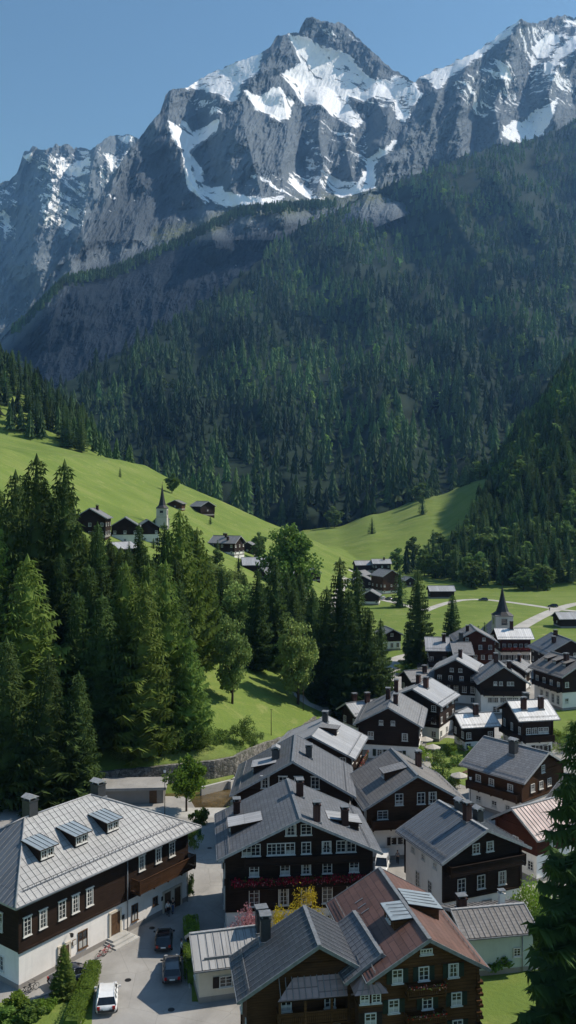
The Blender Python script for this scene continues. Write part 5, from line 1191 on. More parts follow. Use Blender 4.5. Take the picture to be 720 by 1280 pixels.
    m = MB(); m.box((7.0, -.12, 2.1), (.5, .06, .6), TRIMB); m.box((7.0, -.155, 2.1), (.4, .02, .5), WHITE); m.build('notice_board', r)
    m = MB(); m.box((14.0, -.08, 2.1), (.45, .05, .5), IRON); m.box((20.3, -.08, 1.9), (.35, .05, .5), IRON); m.build('plaque', r)
    m = MB(); m.tube([(6.3, -.1, 3.35), (6.3, -.55, 3.5)], .03, IRON, 5); m.box((6.3, -.55, 3.25), (.22, .22, .36), IRON, taper=1.3); m.build('wall_lamp', r)
    for x in (-3.5,):
        for y in (3, 7, 11): add_window(r, I, 'L', (-.09, y, 6.2), .95, 1.9, None, True, 2, 4); add_window(r, I, 'L', (.04, y, 1.9), 1, 1.5, None, False, 2, 3)
    return r
long_house()
# flat roofed store behind it and low roof left of it
r = empty('garage', (-25.5, 145.2, 0), rad(4)); tag(r, 'flat roofed concrete store at the foot of the retaining wall', 'garage')
m = MB(); m.box((0, 0, 1.2), (10.2, 4.6, 2.4), STONE); m.build('wall', r); m = MB(); m.box((0, -.2, 2.55), (11.2, 6.0, .3), ASPH); m.box((0, -3.15, 2.75), (11.2, .12, .14), LEAD); m.build('roof', r)
m = MB(); m.box((3.4, -2.33, 1.1), (1.2, .1, 2.1), TRIMB); m.build('door', r)
r = House('barn', (-41.0, 104.0, 40, 9, 9, 7.0, 2.4), 'low dark barn behind the left end of the long grey roofed house', 'barn', roof='dark', hb=1.5, guard=False); r.auto([3.5])
# ------------------------------------------------------------------ cars
def paint(name, c, rough=.25):
    t = NT(name, rough, .5); v = t.coord('Object'); t.col(t.ramp(t.noise(v, 2.5, 5, .6), [(.3, tuple(x * .85 for x in c)), (.7, c)])); t.b.inputs['Coat Weight'].default_value = .5; return t.mat
CAR_W = paint('white_car_paint', (.78, .78, .76)); CAR_K = paint('black_car_paint', (.012, .013, .016)); CAR_N = paint('dark_blue_car_paint', (.018, .026, .045)); CAR_G = paint('grey_car_paint', (.10, .105, .11))
TYRE = simple('tyre_rubber', (.018, .018, .018), .9); RIM = simple('alloy_rim', (.40, .40, .41), .35, .5, metal=.6); CARGL = simple('tinted_car_glass', (.012, .015, .018), .05, .7); TAIL = simple('red_tail_lamp', (.35, .01, .01), .25, .5); HEADL = simple('headlamp_lens', (.65, .66, .68), .1, .6); PLATE = simple('number_plate', (.70, .70, .68), .5); CHR = simple('dark_trim', (.03, .03, .03), .5)
def car(name, x, y, deg, pnt, label, kind='hatch', cat='car', sc=1.0, z=.03):
    """front looks along local +y"""
    r = empty(name, (x, y, z), rad(deg)); r.scale = (sc, sc, sc); tag(r, label, cat)
    if kind == 'van': st = [(-2.35, .55, 1.72, .80), (-2.30, .35, 1.90, .90), (-1.0, .28, 1.95, .95), (.8, .28, 1.94, .95), (1.25, .28, 1.80, .95), (1.75, .28, 1.15, .94), (2.3, .30, .95, .88), (2.4, .42, .78, .76)]; belt = .98; roofz = 1.94
    else: st = None
    # profile rows: y, z bottom, z belt, half width;  then the cabin
    L = {'hatch': 2.0, 'sedan': 2.25, 'wagon': 2.25, 'van': 2.4}[kind]
    body = [(-L, .45, .72, .74), (-L + .08, .30, .90, .82), (-L + .5, .24, .96, .88), (-.9, .22, .95, .90), (.2, .22, .93, .90), (L - 1.15, .22, .90, .89), (L - .5, .24, .82, .86), (L - .1, .30, .68, .78), (L, .42, .58, .66)]
    if kind == 'van': body = [(a, b, c + .12, d) for a, b, c, d in body]
    sec = lambda hw, zb, zt: [(-hw * .86, zb), (-hw, zb + .16), (-hw, zb + (zt - zb) * .55), (-hw * .96, zt - .04), (-hw * .82, zt), (hw * .82, zt), (hw * .96, zt - .04), (hw, zb + (zt - zb) * .55), (hw, zb + .16), (hw * .86, zb)]
    m = MB(); V = []; n = 10
    for (yy, zb, zt, hw) in body: V += [(a, yy, b) for a, b in sec(hw, zb, zt)]
    Fc = [(i * n + j, i * n + (j + 1) % n, (i + 1) * n + (j + 1) % n, (i + 1) * n + j) for i in range(len(body) - 1) for j in range(n)]
    m.poly(V, Fc, pnt, True); m.poly(V[:n], [tuple(range(n))], pnt); m.poly(V[-n:], [tuple(range(n))[::-1]], pnt)
    # cabin: (y, z, halfwidth) from rear to front, glass below, painted roof
    cb = {'hatch': [(-1.93, .93, .78), (-1.55, 1.38, .66), (-1.2, 1.47, .62), (.15, 1.48, .62), (.5, 1.40, .62), (1.15, .93, .76)],
          'wagon': [(-2.18, .93, .78), (-1.85, 1.38, .66), (-1.5, 1.46, .62), (.1, 1.47, .62), (.45, 1.40, .62), (1.2, .92, .76)],
          'sedan': [(-1.55, .95, .76), (-.95, 1.35, .63), (-.6, 1.42, .60), (.1, 1.43, .60), (.4, 1.37, .60), (1.2, .92, .75)],
          'van': [(-2.3, 1.05, .84), (-2.22, 1.80, .76), (-2.0, 1.93, .72), (.9, 1.93, .72), (1.15, 1.85, .72), (1.85, 1.05, .80)]}[kind]
    zb = cb[0][1] - .06; wb = .86
    rear, r1, r2, f2, f1, fr = cb
    rf = MB(); q = [(-r1[2], r1[0], r1[1]), (r1[2], r1[0], r1[1]), (r2[2], r2[0], r2[1]), (f2[2], f2[0], f2[1]), (f1[2], f1[0], f1[1]), (-f1[2], f1[0], f1[1]), (-f2[2], f2[0], f2[1]), (-r2[2], r2[0], r2[1])]
    m.poly([(p[0], p[1], p[2]) for p in q], [(0, 1, 2, 7), (7, 2, 3, 6), (6, 3, 4, 5)], pnt, True)
    for sg in (-1, 1):       # pillars
        for a, b in (((sg * wb * .93, rear[0] + .02, zb), (sg * r1[2], r1[0], r1[1])), ((sg * wb * .93, fr[0], zb), (sg * f1[2], f1[0], f1[1])), ((sg * wb * .98, -.25, zb), (sg * (f2[2] + .01), -.25, f2[1] - .02)), ((sg * wb * .98, rear[0] + .95, zb), (sg * r2[2], r2[0] + .5, r2[1] - .01)), ((sg * r1[2], r1[0], r1[1]), (sg * r2[2], r2[0], r2[1])), ((sg * r2[2], r2[0], r2[1]), (sg * f2[2], f2[0], f2[1])), ((sg * f2[2], f2[0], f2[1]), (sg * f1[2], f1[0], f1[1]))): m.tube([a, b], .045, pnt, 5)
    m.build('body', r)
    g = MB(); lo = [(-wb * .9, rear[0] + .03, zb), (wb * .9, rear[0] + .03, zb), (wb * .92, fr[0] - .02, zb), (-wb * .92, fr[0] - .02, zb)]; hi = [(-r1[2], r1[0] + .02, r1[1] - .02), (r1[2], r1[0] + .02, r1[1] - .02), (f1[2], f1[0] - .02, f1[1] - .02), (-f1[2], f1[0] - .02, f1[1] - .02)]
    g.poly(lo + hi, [(0, 1, 5, 4), (1, 2, 6, 5), (2, 3, 7, 6), (3, 0, 4, 7), (4, 5, 6, 7)], CARGL); g.build('windows', r)
    for sx in (-1, 1):
        for yy in (-L + .78, L - .82):
            wv = MB(); wv.tube([(sx * .70, yy, .31), (sx * .90, yy, .31)], .31, TYRE, 16, True); w_ = wv.build('wheel', r); rm = MB(); rm.tube([(sx * .895, yy, .31), (sx * .915, yy, .31)], [.20, .17], RIM, 10); rm.build('rim', w_)
        MB().box((sx * .62, -L - .0, .74), (.24, .12, .24 if kind != 'van' else .5), TAIL).build('tail_light', r)
        MB().box((sx * .56, L - .08, .60), (.30, .14, .13), HEADL).build('headlight', r)
        MB().box((sx * 1.0, .72, .98), (.2, .12, .14), pnt).build('mirror', r)
    MB().box((0, -L - .03, .50), (1.35, .12, .18), CHR).build('bumper', r); MB().box((0, -L - .07, .66), (.5, .03, .12), PLATE).build('number_plate', r)
    MB().box((0, L - .02, .38), (1.2, .12, .16), CHR).build('bumper', r)
    return r
def gp(px, py): p = ground(px, py, .03); return p.x, p.y
x, y = gp(134, 1254); car('car', x, y, 9, CAR_W, 'small white hatchback parked on the sunlit street in front of the hedge', 'hatch', sc=1.18)
x, y = gp(205, 1180); car('car', x, y, 6, CAR_K, 'black hatchback standing nearest to the long house, ahead of another dark car', 'hatch', sc=1.08)
x, y = gp(215, 1217); car('car', x, y, 8, CAR_G, 'dark grey estate car behind the black hatchback, beside the hedge', 'wagon', sc=1.10)
x, y = gp(92, 1226); car('car', x, y, -52, CAR_N, 'dark blue car half hidden between hedge and small tree by the long house', 'sedan', sc=1.1)
x, y = gp(478, 1085); car('van', x, y, 168, CAR_W, 'white van parked in the shady lane right of the geranium chalet', 'van', 'van', sc=1.0)
x, y = gp(649, 1160); car('car', x, y, 30, CAR_G, 'grey car on the square behind the pale green annex', 'hatch', sc=1.1)
x, y = gp(655, 1176); car('car', x, y, 60, CAR_K, 'dark car partly behind the lawn corner near the huge spruce', 'hatch', sc=1.05)
for px, py, lab, pn in ((604, 751, 'small red brown car beside the gravel road in the green field', CAR_G), (691, 759, 'tiny dark car at the junction of the gravel roads', CAR_K)):
    x, y = gp(px, py); car('car', x, y, 80, pn, lab, 'wagon')
for i, (px, py) in enumerate(((478, 749), (486, 750), (494, 751))):
    x, y = gp(px, py); car('car', x, y, 20 + 8 * i, (CAR_W, CAR_G, CAR_K)[i], ('white', 'grey', 'dark')[i] + ' car parked before the tallest chalet of the far cluster', 'hatch')

# ------------------------------------------------------------------ people
SKIN = simple('skin', (.48, .28, .20), .6, .3, .1); HAIR = simple('brown_hair', (.05, .03, .02), .8); CL = {k: simple(k + '_cloth', c, .9, .1, .15) for k, c in dict(white=(.7, .69, .66), black=(.02, .02, .024), blue=(.06, .10, .20), red=(.40, .04, .04), grey=(.2, .2, .21), beige=(.42, .34, .24)).items()}
def skin_mesh(name, nodes, edges, mat, sub=1):
    me = bpy.data.meshes.new(name); me.from_pydata([n[0] for n in nodes], edges, [])
    o = bpy.data.objects.new(name, me); C.objects.link(o)
    md = o.modifiers.new('s', 'SKIN'); md.use_smooth_shade = True
    for i, n in enumerate(nodes): d = me.skin_vertices[0].data[i]; d.radius = (n[1], n[1] if len(n) < 3 else n[2]); d.use_root = (i == 0)
    s = o.modifiers.new('d', 'SUBSURF'); s.levels = s.render_levels = sub
    dg = bpy.context.evaluated_depsgraph_get(); dg.update(); ev = o.evaluated_get(dg); m2 = bpy.data.meshes.new_from_object(ev)
    bpy.data.objects.remove(o); m2.materials.clear(); m2.materials.append(mat); return m2
def person(x, y, deg, label, top, legs, walk=.25, arm=0.1, z=.03, sc=1.0, hair=HAIR, bag=None, sitting=False):
    r = empty('person', (x, y, z), rad(deg)); r.scale = (sc, sc, sc); tag(r, label, 'person')     # faces local -y
    w_ = walk
    N_ = [((0, 0, .95), .13, .10), ((0, 0, 1.15), .12, .09), ((0, -.01, 1.36), .15, .09), ((0, 0, 1.47), .07, .06), ((0, -.01, 1.54), .055, .055), ((0, -.02, 1.62), .075, .09), ((0, -.02, 1.72), .065, .08)]
    E_ = [(0, 1), (1, 2), (2, 3), (3, 4), (4, 5), (5, 6)]
    def ad(prev, p, a, b=None): N_.append((p, a) if b is None else (p, a, b)); E_.append((prev, len(N_) - 1)); return len(N_) - 1
    hands = []
    for s in (-1, 1):
        f = s * w_
        a = ad(0, (s * .09, 0, .86), .095); b = ad(a, (s * .10, -f * .5, .48), .062); c = ad(b, (s * .10, -f + .05, .10), .042); ad(c, (s * .11, -f - .13, .04), .035)
        a = ad(2, (s * .19, 0, 1.38), .06); b = ad(a, (s * .25, .03 + f * .3, 1.12), .042); c = ad(b, (s * .25, -arm + f * .6, .90), .030); h = ad(c, (s * .25, -arm - .02 + f * .7, .82), .03, .018)
        hands.append((s, N_[h][0]))
        for q in range(4): k = ad(h, (s * .25, -arm - .055 + f * .7 + q * .018, .765 - .008 * (q in (1, 2))), .009); ad(k, (s * .24, -arm - .06 + f * .7 + q * .018, .73), .008)
        k = ad(h, (s * .235, -arm - .065 + f * .7, .80), .010); ad(k, (s * .225, -arm - .085 + f * .7, .77), .008)
    link('body', skin_mesh('body', N_, E_, SKIN), r)
    g = .018; T_ = [(N_[0][0], .13 + g, .10 + g), (N_[1][0], .12 + g, .09 + g), (N_[2][0], .155 + g, .10 + g), ((0, 0, 1.45), .075, .07)]; TE = [(0, 1), (1, 2), (2, 3)]
    for s in (-1, 1):
        f = s * w_; i = len(T_); T_ += [((s * .19, 0, 1.38), .06 + g), ((s * .25, .03 + f * .3, 1.12), .045 + g), ((s * .25, -arm + f * .55, .93), .034 + g)]; TE += [(2, i), (i, i + 1), (i + 1, i + 2)]
    link('jacket', skin_mesh('jacket', T_, TE, top), r)
    P_ = [((0, 0, .95), .135, .11), ((0, 0, 1.02), .13, .105)]; PE = [(0, 1)]
    for s in (-1, 1):
        f = s * w_; i = len(P_); P_ += [((s * .09, 0, .86), .095 + g), ((s * .10, -f * .5, .48), .065 + g), ((s * .10, -f + .04, .12), .05 + g)]; PE += [(0, i), (i, i + 1), (i + 1, i + 2)]
    link('trousers', skin_mesh('trousers', P_, PE, legs), r)
    m = MB()
    for s in (-1, 1): m.box((s * .11, -s * w_ - .06, .05), (.10, .28, .10), CL['black'])
    m.build('shoes', r)
    link('hair', skin_mesh('hair', [((0, .02, 1.70), .085, .09), ((0, .045, 1.62), .07, .06), ((0, -.015, 1.76), .07, .08)], [(0, 1), (0, 2)], hair), r)
    m = MB()
    for s in (-1, 1): m.box((s * .03, -.105, 1.655), (.018, .01, .008), CL['black'])
    m.box((0, -.118, 1.62), (.022, .03, .04), SKIN); m.box((0, -.105, 1.585), (.045, .008, .008), CL['red']); m.build('face', r)
    return r
for px, py, dg, lab, a, b, wk in ((210, 1144, 10, 'person in a white top walking along the long house, leftmost of the group', 'white', 'black', .22), (216, 1141, -20, 'person in a black top walking between two others by the long house', 'black', 'blue', .18),
                                  (222, 1131, 30, 'person in a beige jacket by the door of the long house', 'beige', 'black', .1), (497, 1079, 170, 'person in grey walking alone on the sunlit square with a short shadow', 'grey', 'black', .25),
                                  (227, 1194, 80, 'person in a white shirt standing beside the dark estate car', 'white', 'black', .05), (232, 1190, -80, 'person in blue standing beside the hedge next to the dark estate car', 'blue', 'grey', .05), (687, 764, 0, 'tiny person in black at the far road junction', 'black', 'black', .2)):
    x, y = gp(px, py); person(x, y, dg, lab, CL[a], CL[b], wk, sc=1.0)

# ------------------------------------------------------------------ bicycles
def bike(x, y, deg, col, label, lean=8):
    r = empty('bicycle', (x, y, .04)); r.rotation_euler = (0, rad(lean), rad(deg)); tag(r, label, 'bicycle')
    f = MB(); P = dict(bb=(0, 0, .28), st=(0, -.18, .78), hd=(0, .42, .80), rw=(0, -.52, .34), fw=(0, .58, .34), hb=(0, .40, .98))
    for a, b in (('bb', 'st'), ('bb', 'hd'), ('st', 'hd'), ('st', 'rw'), ('bb', 'rw'), ('hd', 'fw'), ('hd', 'hb')): f.tube([P[a], P[b]], .024, col, 6)
    f.build('frame', r)
    for k in ('rw', 'fw'):
        c = P[k]; w_ = MB(); n = 20; pts_ = [(0, c[1] + .33 * math.cos(6.2832 * i / n), c[2] + .33 * math.sin(6.2832 * i / n)) for i in range(n + 1)]; w_.tube(pts_, .022, TYRE, 5, False); wo = w_.build('wheel', r)
        s_ = MB()
        for i in range(8): a = 6.2832 * i / 8; s_.tube([c, (0, c[1] + .32 * math.cos(a), c[2] + .32 * math.sin(a))], .005, RIM, 3)
        s_.build('spokes', wo)
    MB().box((0, -.20, .84), (.14, .28, .06), IRON).build('saddle', r); m = MB(); m.tube([(-.28, .34, 1.0), (0, .42, .98), (.28, .34, 1.0)], .018, IRON, 5); m.build('handlebar', r)
    m = MB(); m.box((0, 0, .28), (.3, .03, .03), IRON); m.box((.14, .08, .28), (.09, .1, .03), IRON); m.box((-.14, -.08, .28), (.09, .1, .03), IRON); m.build('pedals', r); return r
RED = simple('red_bicycle_paint', (.50, .02, .04), .35, .5)
x, y = gp(126, 1197); bike(x, y, -38, RED, 'red bicycle leaning by the steps of the long house, left one of the pair'); x, y = gp(134, 1193); bike(x, y, -30, RED, 'red bicycle nearest to the steps of the long house', -6)
x, y = gp(32, 1243); bike(x, y, -40, IRON, 'black bicycle against the white wall at the left corner of the long house'); x, y = gp(40, 1240); bike(x, y, -36, IRON, 'black bicycle standing right of the first black one at the white wall', -5)

# ------------------------------------------------------------------ hedges, shrubs, garden
def hedge(label, pts, w_, h, mats=None, dens=300, group=None):
    mats = mats or [LEAFM, LEAFB, LEAFM]; core = MB(); m = MB(); r = random.Random(len(label))
    P = [ground(*p) for p in pts]
    for a, b in zip(P[:-1], P[1:]):
        d = b - a; L = d.length; an = math.atan2(d.y, d.x); c = (a + b) / 2
        core.box((c.x, c.y, h * .42), (L + w_ * .4, w_ * .72, h * .84), LEAFM, rz=an)
        n_ = Vector((-d.y, d.x, 0)).normalized()
        for _ in range(int(L * dens)):
            s = r.random(); k = r.choice(('t', 't', 'a', 'b')); off = r.uniform(-.5, .5) * w_ if k == 't' else (.5 if k == 'a' else -.5) * w_; z = h if k == 't' else r.uniform(.02, 1) * h
            p = a + d * s + n_ * (off + r.gauss(0, .05)) + Vector((0, 0, z + r.gauss(0, .06)))
            nn = Vector((r.gauss(0, 1), r.gauss(0, 1), r.gauss(.5, 1))).normalized(); u = nn.orthogonal().normalized(); v_ = nn.cross(u); q = .15 * r.uniform(.6, 1.4)
            m.poly([p - u * q * .5, p + v_ * q * .35, p + u * q * .5, p - v_ * q * .35], [(0, 1, 2, 3)], r.choice(mats))
    r0 = empty('hedge', (P[0].x, P[0].y, 0)); tag(r0, label, 'hedge', group)
    for nm, mm in (('branches', core), ('foliage', m)): o = mm.build(nm, r0, (-P[0].x, -P[0].y, 0), fix=False)
    return r0
LEAFD = leaf_mat('inner_hedge_foliage', (.02, .032, .010), .3, .1)
hedge('long clipped bright green hedge between the parked white car and the small front garden', [(90, 1288), (106, 1248), (117, 1215)], 1.6, 1.3, [LEAFB])
hedge('clipped green hedge left of the low white annex, nearest to the viewer', [(242, 1228), (239, 1194)], 1.7, 1.5, [LEAFB])
hedge('short clipped green hedge behind the longer one left of the low white annex', [(241, 1186), (238, 1160)], 1.6, 1.6, [LEAFB])
hedge('low green hedge on top of the stone retaining wall', [(160, 948), (215, 946), (268, 940)], 1.5, 1.0) if False else None
def shrub(px, py, h, rx, mat, label, group=None, Y=None, name='shrub', cl=16, lv=60, ls=.28, z=None, bark=True):
    if Y is None: p = ground(px, py); x, y = p.x, p.y; zz = 0
    else: x, y = (px - 360) * Y / F, Y; zz = tz(x, y)
    hk = round(h / 1.5) * 1.5 + .4; cl = int(cl * (1 + h / 8)); lv = int(lv * (1 + h / 6)); k = (mat.name, cl, lv, hk, R.randint(0, 1))
    if k not in shc: shc[k] = broadleaf(300 + len(shc), 10, 6.5, mat, cl, lv, min(1.7, ls * 10 / hk), .02)
    return tree(name, shc[k], x, y, h, label, group, rx / (6.5 * h / 10), zz if z is None else z, cat='shrub')
shc = {}
shrub(311, 0, 5.8, 2.5, PINKF, 'pink flowering shrub at the front left corner of the geranium chalet', Y=94.5, cl=22); shrub(355, 0, 6.9, 2.5, YEL, 'golden yellow shrub below the geranium balcony, left one of the pair', cl=24, Y=93.5); shrub(384, 0, 7.6, 2.4, YEL, 'golden yellow shrub below the geranium balcony, taller right one', cl=24, Y=94.3)
shrub(250, 1030, 2.2, 1.5, LEAFM, 'dark round clipped bush at the end of the long house'); shrub(237, 1120, 3.0, .9, LEAFM, 'slim green bush at the far corner of the long house'); shrub(243, 1060, 3, 1.2, LEAFM, 'leafy bush in the shade behind the balcony end of the long house')
shrub(20, 1262, 1.6, 1.5, LEAFB, 'light green shrub in the front garden near the left bottom corner'); shrub(40, 1275, 1.5, 1.6, LEAFM, 'dark green shrub at the bottom of the front garden'); shrub(58, 1262, 1.1, 1.1, LEAFB, 'small light green shrub in the front garden'); shrub(2, 1280, 1.8, 1.7, LEAFM, 'leafy shrub in the very left bottom corner')
put(78, 1178, 90.5, 'g', 'small young conifer in the front garden of the long house', None, 1.0) if False else tree('young_conifer', CON_G, *gp(80, 1245), 5.2, 'small young conifer in the front garden before the long house', None, 1.25, 0, cat='tree')
for i, (px, Y, h, rx, mt) in enumerate(((172, 154, 3.6, 2.6, LEAFO), (186, 155, 3.0, 2.2, LEAFB), (200, 155.5, 4.4, 2.4, LEAFM), (216, 157, 5.0, 2.4, LEAFM), (232, 158, 3.4, 2.2, LEAFB), (248, 159, 5.2, 2.6, LEAFM), (260, 160, 4.0, 2.4, LEAFM), (150, 153.5, 2.6, 2, LEAFO), (276, 163, 2.6, 1.8, LEAFM))):
    shrub(px, 0, h, rx, mt, 'bushy shrub growing along the top of the rubble retaining wall', 'shrubs on top of the retaining wall', Y)
shrub(304, 0, 5.2, 2.6, LEAFM, 'dark leafy bush hanging over the retaining wall left of the second gable', Y=165); shrub(318, 0, 2.6, 1.8, LEAFO, 'smaller bush on the meadow edge beside the dark leafy bush', Y=168)
GAR = [(520, 952, 3.0, 2.2), (533, 946, 2.4, 1.8), (547, 962, 3.6, 2.0), (560, 944, 2.6, 2.0), (572, 956, 2.6, 2.2), (583, 938, 3.0, 2.2), (596, 946, 2.2, 1.8), (553, 975, 3.2, 2.0), (566, 985, 2.2, 1.6), (540, 985, 2.4, 1.6), (530, 970, 2.0, 1.5), (648, 935, 3.4, 2.6), (660, 940, 3.0, 2.4), (672, 934, 3.6, 2.6), (684, 944, 3.2, 2.4), (697, 930, 3.6, 2.6), (708, 938, 4.2, 2.8), (716, 922, 4.0, 2.6), (636, 926, 2.6, 2.0)]
for i, (px, py, h, rx) in enumerate(GAR):
    shrub(px, py, h, rx, [LEAFB, LEAFM, LEAFO][i % 3], ('leafy shrub in the garden between the chalets' if px < 620 else 'leafy shrub behind the big grey slate slope near the right edge'), 'garden shrubs ' + ('in the middle garden' if px < 620 else 'near the right edge'), cl=12, lv=46)
for i, (px, py) in enumerate(((500, 843), (508, 840), (515, 835), (506, 831), (516, 844), (498, 836), (511, 826))):
    shrub(px, py, 1.8, 1.8, [LEAFB, LEAFM][i % 2], 'round garden shrub inside the bend of the gravel path', 'shrubs in the bend of the gravel path', cl=8, lv=40)
for i, (px, py, h) in enumerate(((611, 1178 - 0, 0),)): pass
shrub(668, 1172, 6.5, 3.0, LEAFB, 'bright green leafy tree under the huge foreground spruce', name='broadleaf_tree', cl=26, lv=70); shrub(622, 1212, 2.0, 1.8, LEAFM, 'low bush at the lawn corner under the huge spruce'); shrub(690, 1195, 5, 3, LEAFM, 'dark leafy bush behind the huge foreground spruce', cl=20)
for i, (px, b, h, rx) in enumerate(((593, 735, 15, 7), (612, 700, 20, 9), (655, 738, 12, 6), (672, 736, 13, 5.5), (682, 738, 14, 6), (630, 702, 20, 8), (560, 700, 14, 7), (548, 690, 14, 7), (515, 700, 16, 5), (534, 705, 12, 6), (600, 600, 22, 10), (525, 628, 22, 9), (496, 712, 14, 5), (418, 660, 24, 10), (432, 655, 22, 9), (476, 640, 24, 10), (456, 642, 22, 8))):
    p = hit(px, b, 300, 1180)
    if p: tree('broadleaf_tree', BRO_M, p.x, p.y, h, 'round light green broadleaf tree at the edge of the wood across the valley floor', 'light broadleaf trees along the far wood edge', rx * 10 / 3.0 / h, p.z)

# ------------------------------------------------------------------ parasols, tables, lamps, posts
CANV = simple('cream_canvas', (.46, .43, .38), .9, .1, .1)
def parasol(px, py, label, rr=1.7):
    x, y = gp(px, py); r = empty('parasol', (x, y, .05)); tag(r, label, 'parasol', 'cream parasols in the garden'); m = MB().tube([(0, 0, 0), (0, 0, 2.7)], .035, TRIMB, 6); m.build('pole', r)
    m = MB(); n = 8; V = [(rr * math.cos(6.283 * i / n), rr * math.sin(6.283 * i / n), 2.15) for i in range(n)] + [(rr * math.cos(6.283 * i / n), rr * math.sin(6.283 * i / n), 1.98) for i in range(n)] + [(0, 0, 2.75)]
    m.poly(V, [(i, (i + 1) % n, 2 * n) for i in range(n)] + [(n + i, n + (i + 1) % n, (i + 1) % n, i) for i in range(n)], CANV); m.build('canopy', r); m = MB().box((0, 0, .04), (.5, .5, .08), CONC); m.build('base', r); return r
for px, py, lab in ((541, 948, 'cream parasol at the left of the garden, above the green lawn'), (532, 938, 'cream parasol close to the dark chalet behind the garden'), (574, 985, 'cream parasol in front of the big grey slate slope')): parasol(px, py, lab, 1.5)
def table(px, py, lab):
    x, y = gp(px, py); r = empty('garden_table', (x, y, .05), R.uniform(0, 3)); tag(r, lab, 'table', 'garden tables'); MB().box((0, 0, .74), (1.6, .8, .05), TRIMB).build('table_top', r)
    for a in (-1, 1):
        for b in (-1, 1): MB().box((a * .7, b * .3, .36), (.06, .06, .72), TRIMB).build('leg', r)
    for b in (-1, 1):
        q = empty('bench', (0, 0, 0)); m = MB(); m.box((0, 0, .44), (1.6, .3, .05), TRIMB); 
        bpy.data.objects.remove(q); q = empty('garden_bench', (x, y, .05), r.rotation_euler.z); tag(q, 'wooden bench beside a garden table between the chalets', 'bench', 'benches in the garden')
        d = Vector((0, b * .75, 0)); d.rotate(Matrix.Rotation(r.rotation_euler.z, 4, 'Z')); q.location = (x + d.x, y + d.y, .05); m.build('seat', q)
        for a in (-1, 1): MB().box((a * .65, 0, .21), (.06, .26, .42), TRIMB).build('leg', q)
table(548, 955, 'wooden table on the garden lawn near the cream parasols'); table(583, 970, 'wooden table at the front of the garden'); table(590, 925, 'wooden table at the back of the garden')
def lamp(px, py, h, lab):
    x, y = gp(px, py); r = empty('street_lamp', (x, y, 0)); tag(r, lab, 'street lamp'); m = MB(); m.tube([(0, 0, 0), (0, 0, .5), (0, 0, h)], [.09, .06, .045], IRON, 8); m.build('post', r)
    m = MB(); m.box((0, 0, h + .05), (.3, .3, .06), IRON); m.box((0, 0, h + .32), (.30, .30, .46), HEADL, taper=1.25); m.box((0, 0, h + .6), (.46, .46, .08), IRON, taper=.3); m.build('lantern', r)
lamp(206, 1018, 6.5, 'tall thin street lamp beside the roadside tree at the bridge'); lamp(588, 1010, 4.5, 'black street lamp in the lane left of the pink roofed barn')
m = MB(); x, y = -12.5, 0
def pole(px, Y, h, lab):
    x = (px - 360) * Y / F; r = empty('wooden_post', (x, Y, tz(x, Y) - .3)); tag(r, lab, 'post'); m = MB(); m.tube([(0, 0, 0), (0, 0, h)], [.09, .06], BARK, 6); m.build('pole', r); m = MB(); m.box((0, 0, h), (.5, .06, .06), BARK); m.build('crossbar', r)
pole(339, 176, 5.5, 'thin wooden post on the lower edge of the steep meadow'); pole(379, 198, 5.5, 'thin wooden post at the river end of the steep meadow')
x, y = gp(206, 1190)
m = MB(); r = empty('flower_trough', gp(236, 1178) + (.03,)); tag(r, 'stone flower trough beside the hedge near the dark cars', 'planter'); MB().box((0, 0, .25), (.5, 1.4, .5), STONE).build('trough', r); m = MB(); foliage(m, [(0, -.6 + .1 * i, .58) for i in range(13)], .16, [LEAFB, LEAFM], 160, (.12, .08, .1)); m.build('plants', r, fix=False)
for i, (px, py) in enumerate(((243, 1092), (243, 1112))): pass

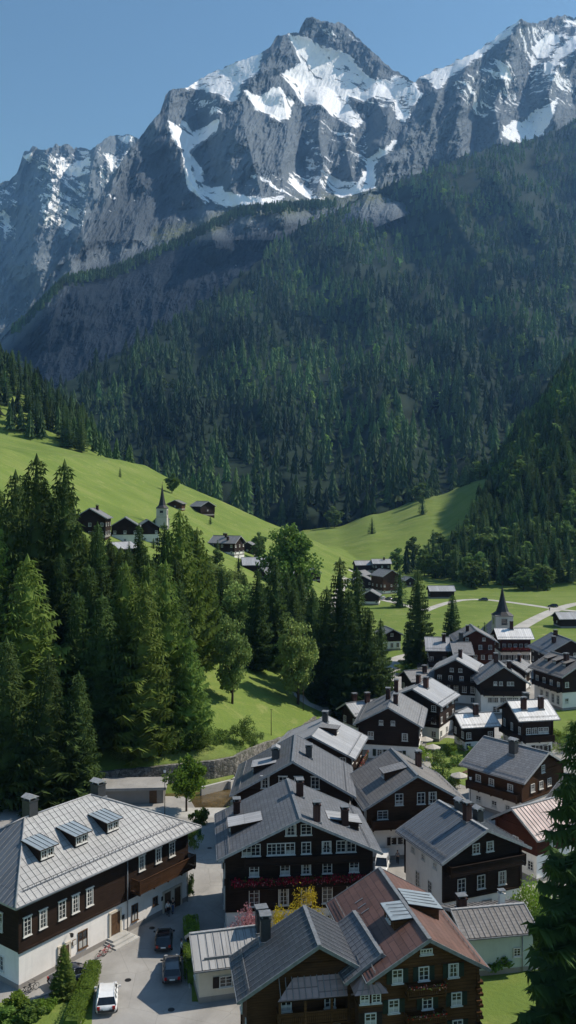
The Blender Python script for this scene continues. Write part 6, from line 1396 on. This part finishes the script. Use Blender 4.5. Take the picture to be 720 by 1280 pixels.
# ------------------------------------------------------------------ small things on the street
for i, (px, py) in enumerate(((160, 1225), (190, 1160), (214, 1262), (262, 1060))):
    x, y = gp(px, py); m = MB(); m.tube([(x, y, .021), (x, y, .034)], .34, IRON, 16); o = m.build('manhole_cover'); tag(o, ('round iron manhole cover in front of the white hatchback', 'round iron manhole cover left of the black hatchback', 'round iron manhole cover at the bottom of the street', 'round iron manhole cover in the alley beside the geranium chalet')[i], 'manhole cover')
KERB = CONC
def kerb(pts):
    P = [ground(*p) for p in pts]
    m = MB()
    for a, b in zip(P[:-1], P[1:]):
        d = b - a; n = max(1, int(d.length / 1.0))
        for i in range(n): c = a + d * (i + .5) / n; m.box((c.x, c.y, .05), (d.length / n - .02, .16, .18), KERB, rz=math.atan2(d.y, d.x))
    o = m.build('kerb'); tag(o, kind='structure')
kerb([(40, 1250), (60, 1243), (96, 1222), (121, 1212), (112, 1248), (97, 1288)]); kerb([(236, 1156), (234, 1200), (237, 1236)]); kerb([(588, 1214), (640, 1212), (700, 1209)])
def bin_(px, py, mat, lab):
    x, y = gp(px, py); r = empty('wheelie_bin', (x, y, .03), R.uniform(-.4, .4)); tag(r, lab, 'bin'); m = MB(); m.box((0, 0, .5), (.5, .55, .95), mat, taper=1.12); m.build('body', r); MB().box((0, .02, 1.02), (.62, .66, .09), mat).build('lid', r)
    for s in (-1, 1): w_ = MB(); w_.tube([(s * .22, .27, .1), (s * .3, .27, .1)], .1, TYRE, 10); w_.build('wheel', r)
bin_(249, 1046, simple('green_bin_plastic', (.02, .07, .03), .5), 'dark green wheelie bin at the end of the long house'); bin_(560, 1115, simple('grey_bin_plastic', (.06, .06, .065), .5), 'grey wheelie bin behind the pale green annex')
# ------------------------------------------------------------------ valley haze: one real scattering volume over the whole valley
hz = MB().box((0, 5600, 1250), (16000, 13600, 2700), None)
hz.mats = []
hm = bpy.data.materials.new('valley_haze'); hm.use_nodes = True; ht = hm.node_tree; ht.nodes.remove(ht.nodes['Principled BSDF'])
vs = ht.nodes.new('ShaderNodeVolumeScatter'); vs.inputs['Color'].default_value = (.24, .52, 1, 1); vs.inputs['Density'].default_value = 5.5e-5; vs.inputs['Anisotropy'].default_value = .3
ht.links.new(vs.outputs[0], ht.nodes['Material Output'].inputs['Volume'])
ho = hz.build('haze', loc=(0, 0, 0), fix=True); ho.data.materials.clear(); ho.data.materials.append(hm); tag(ho, kind='structure')
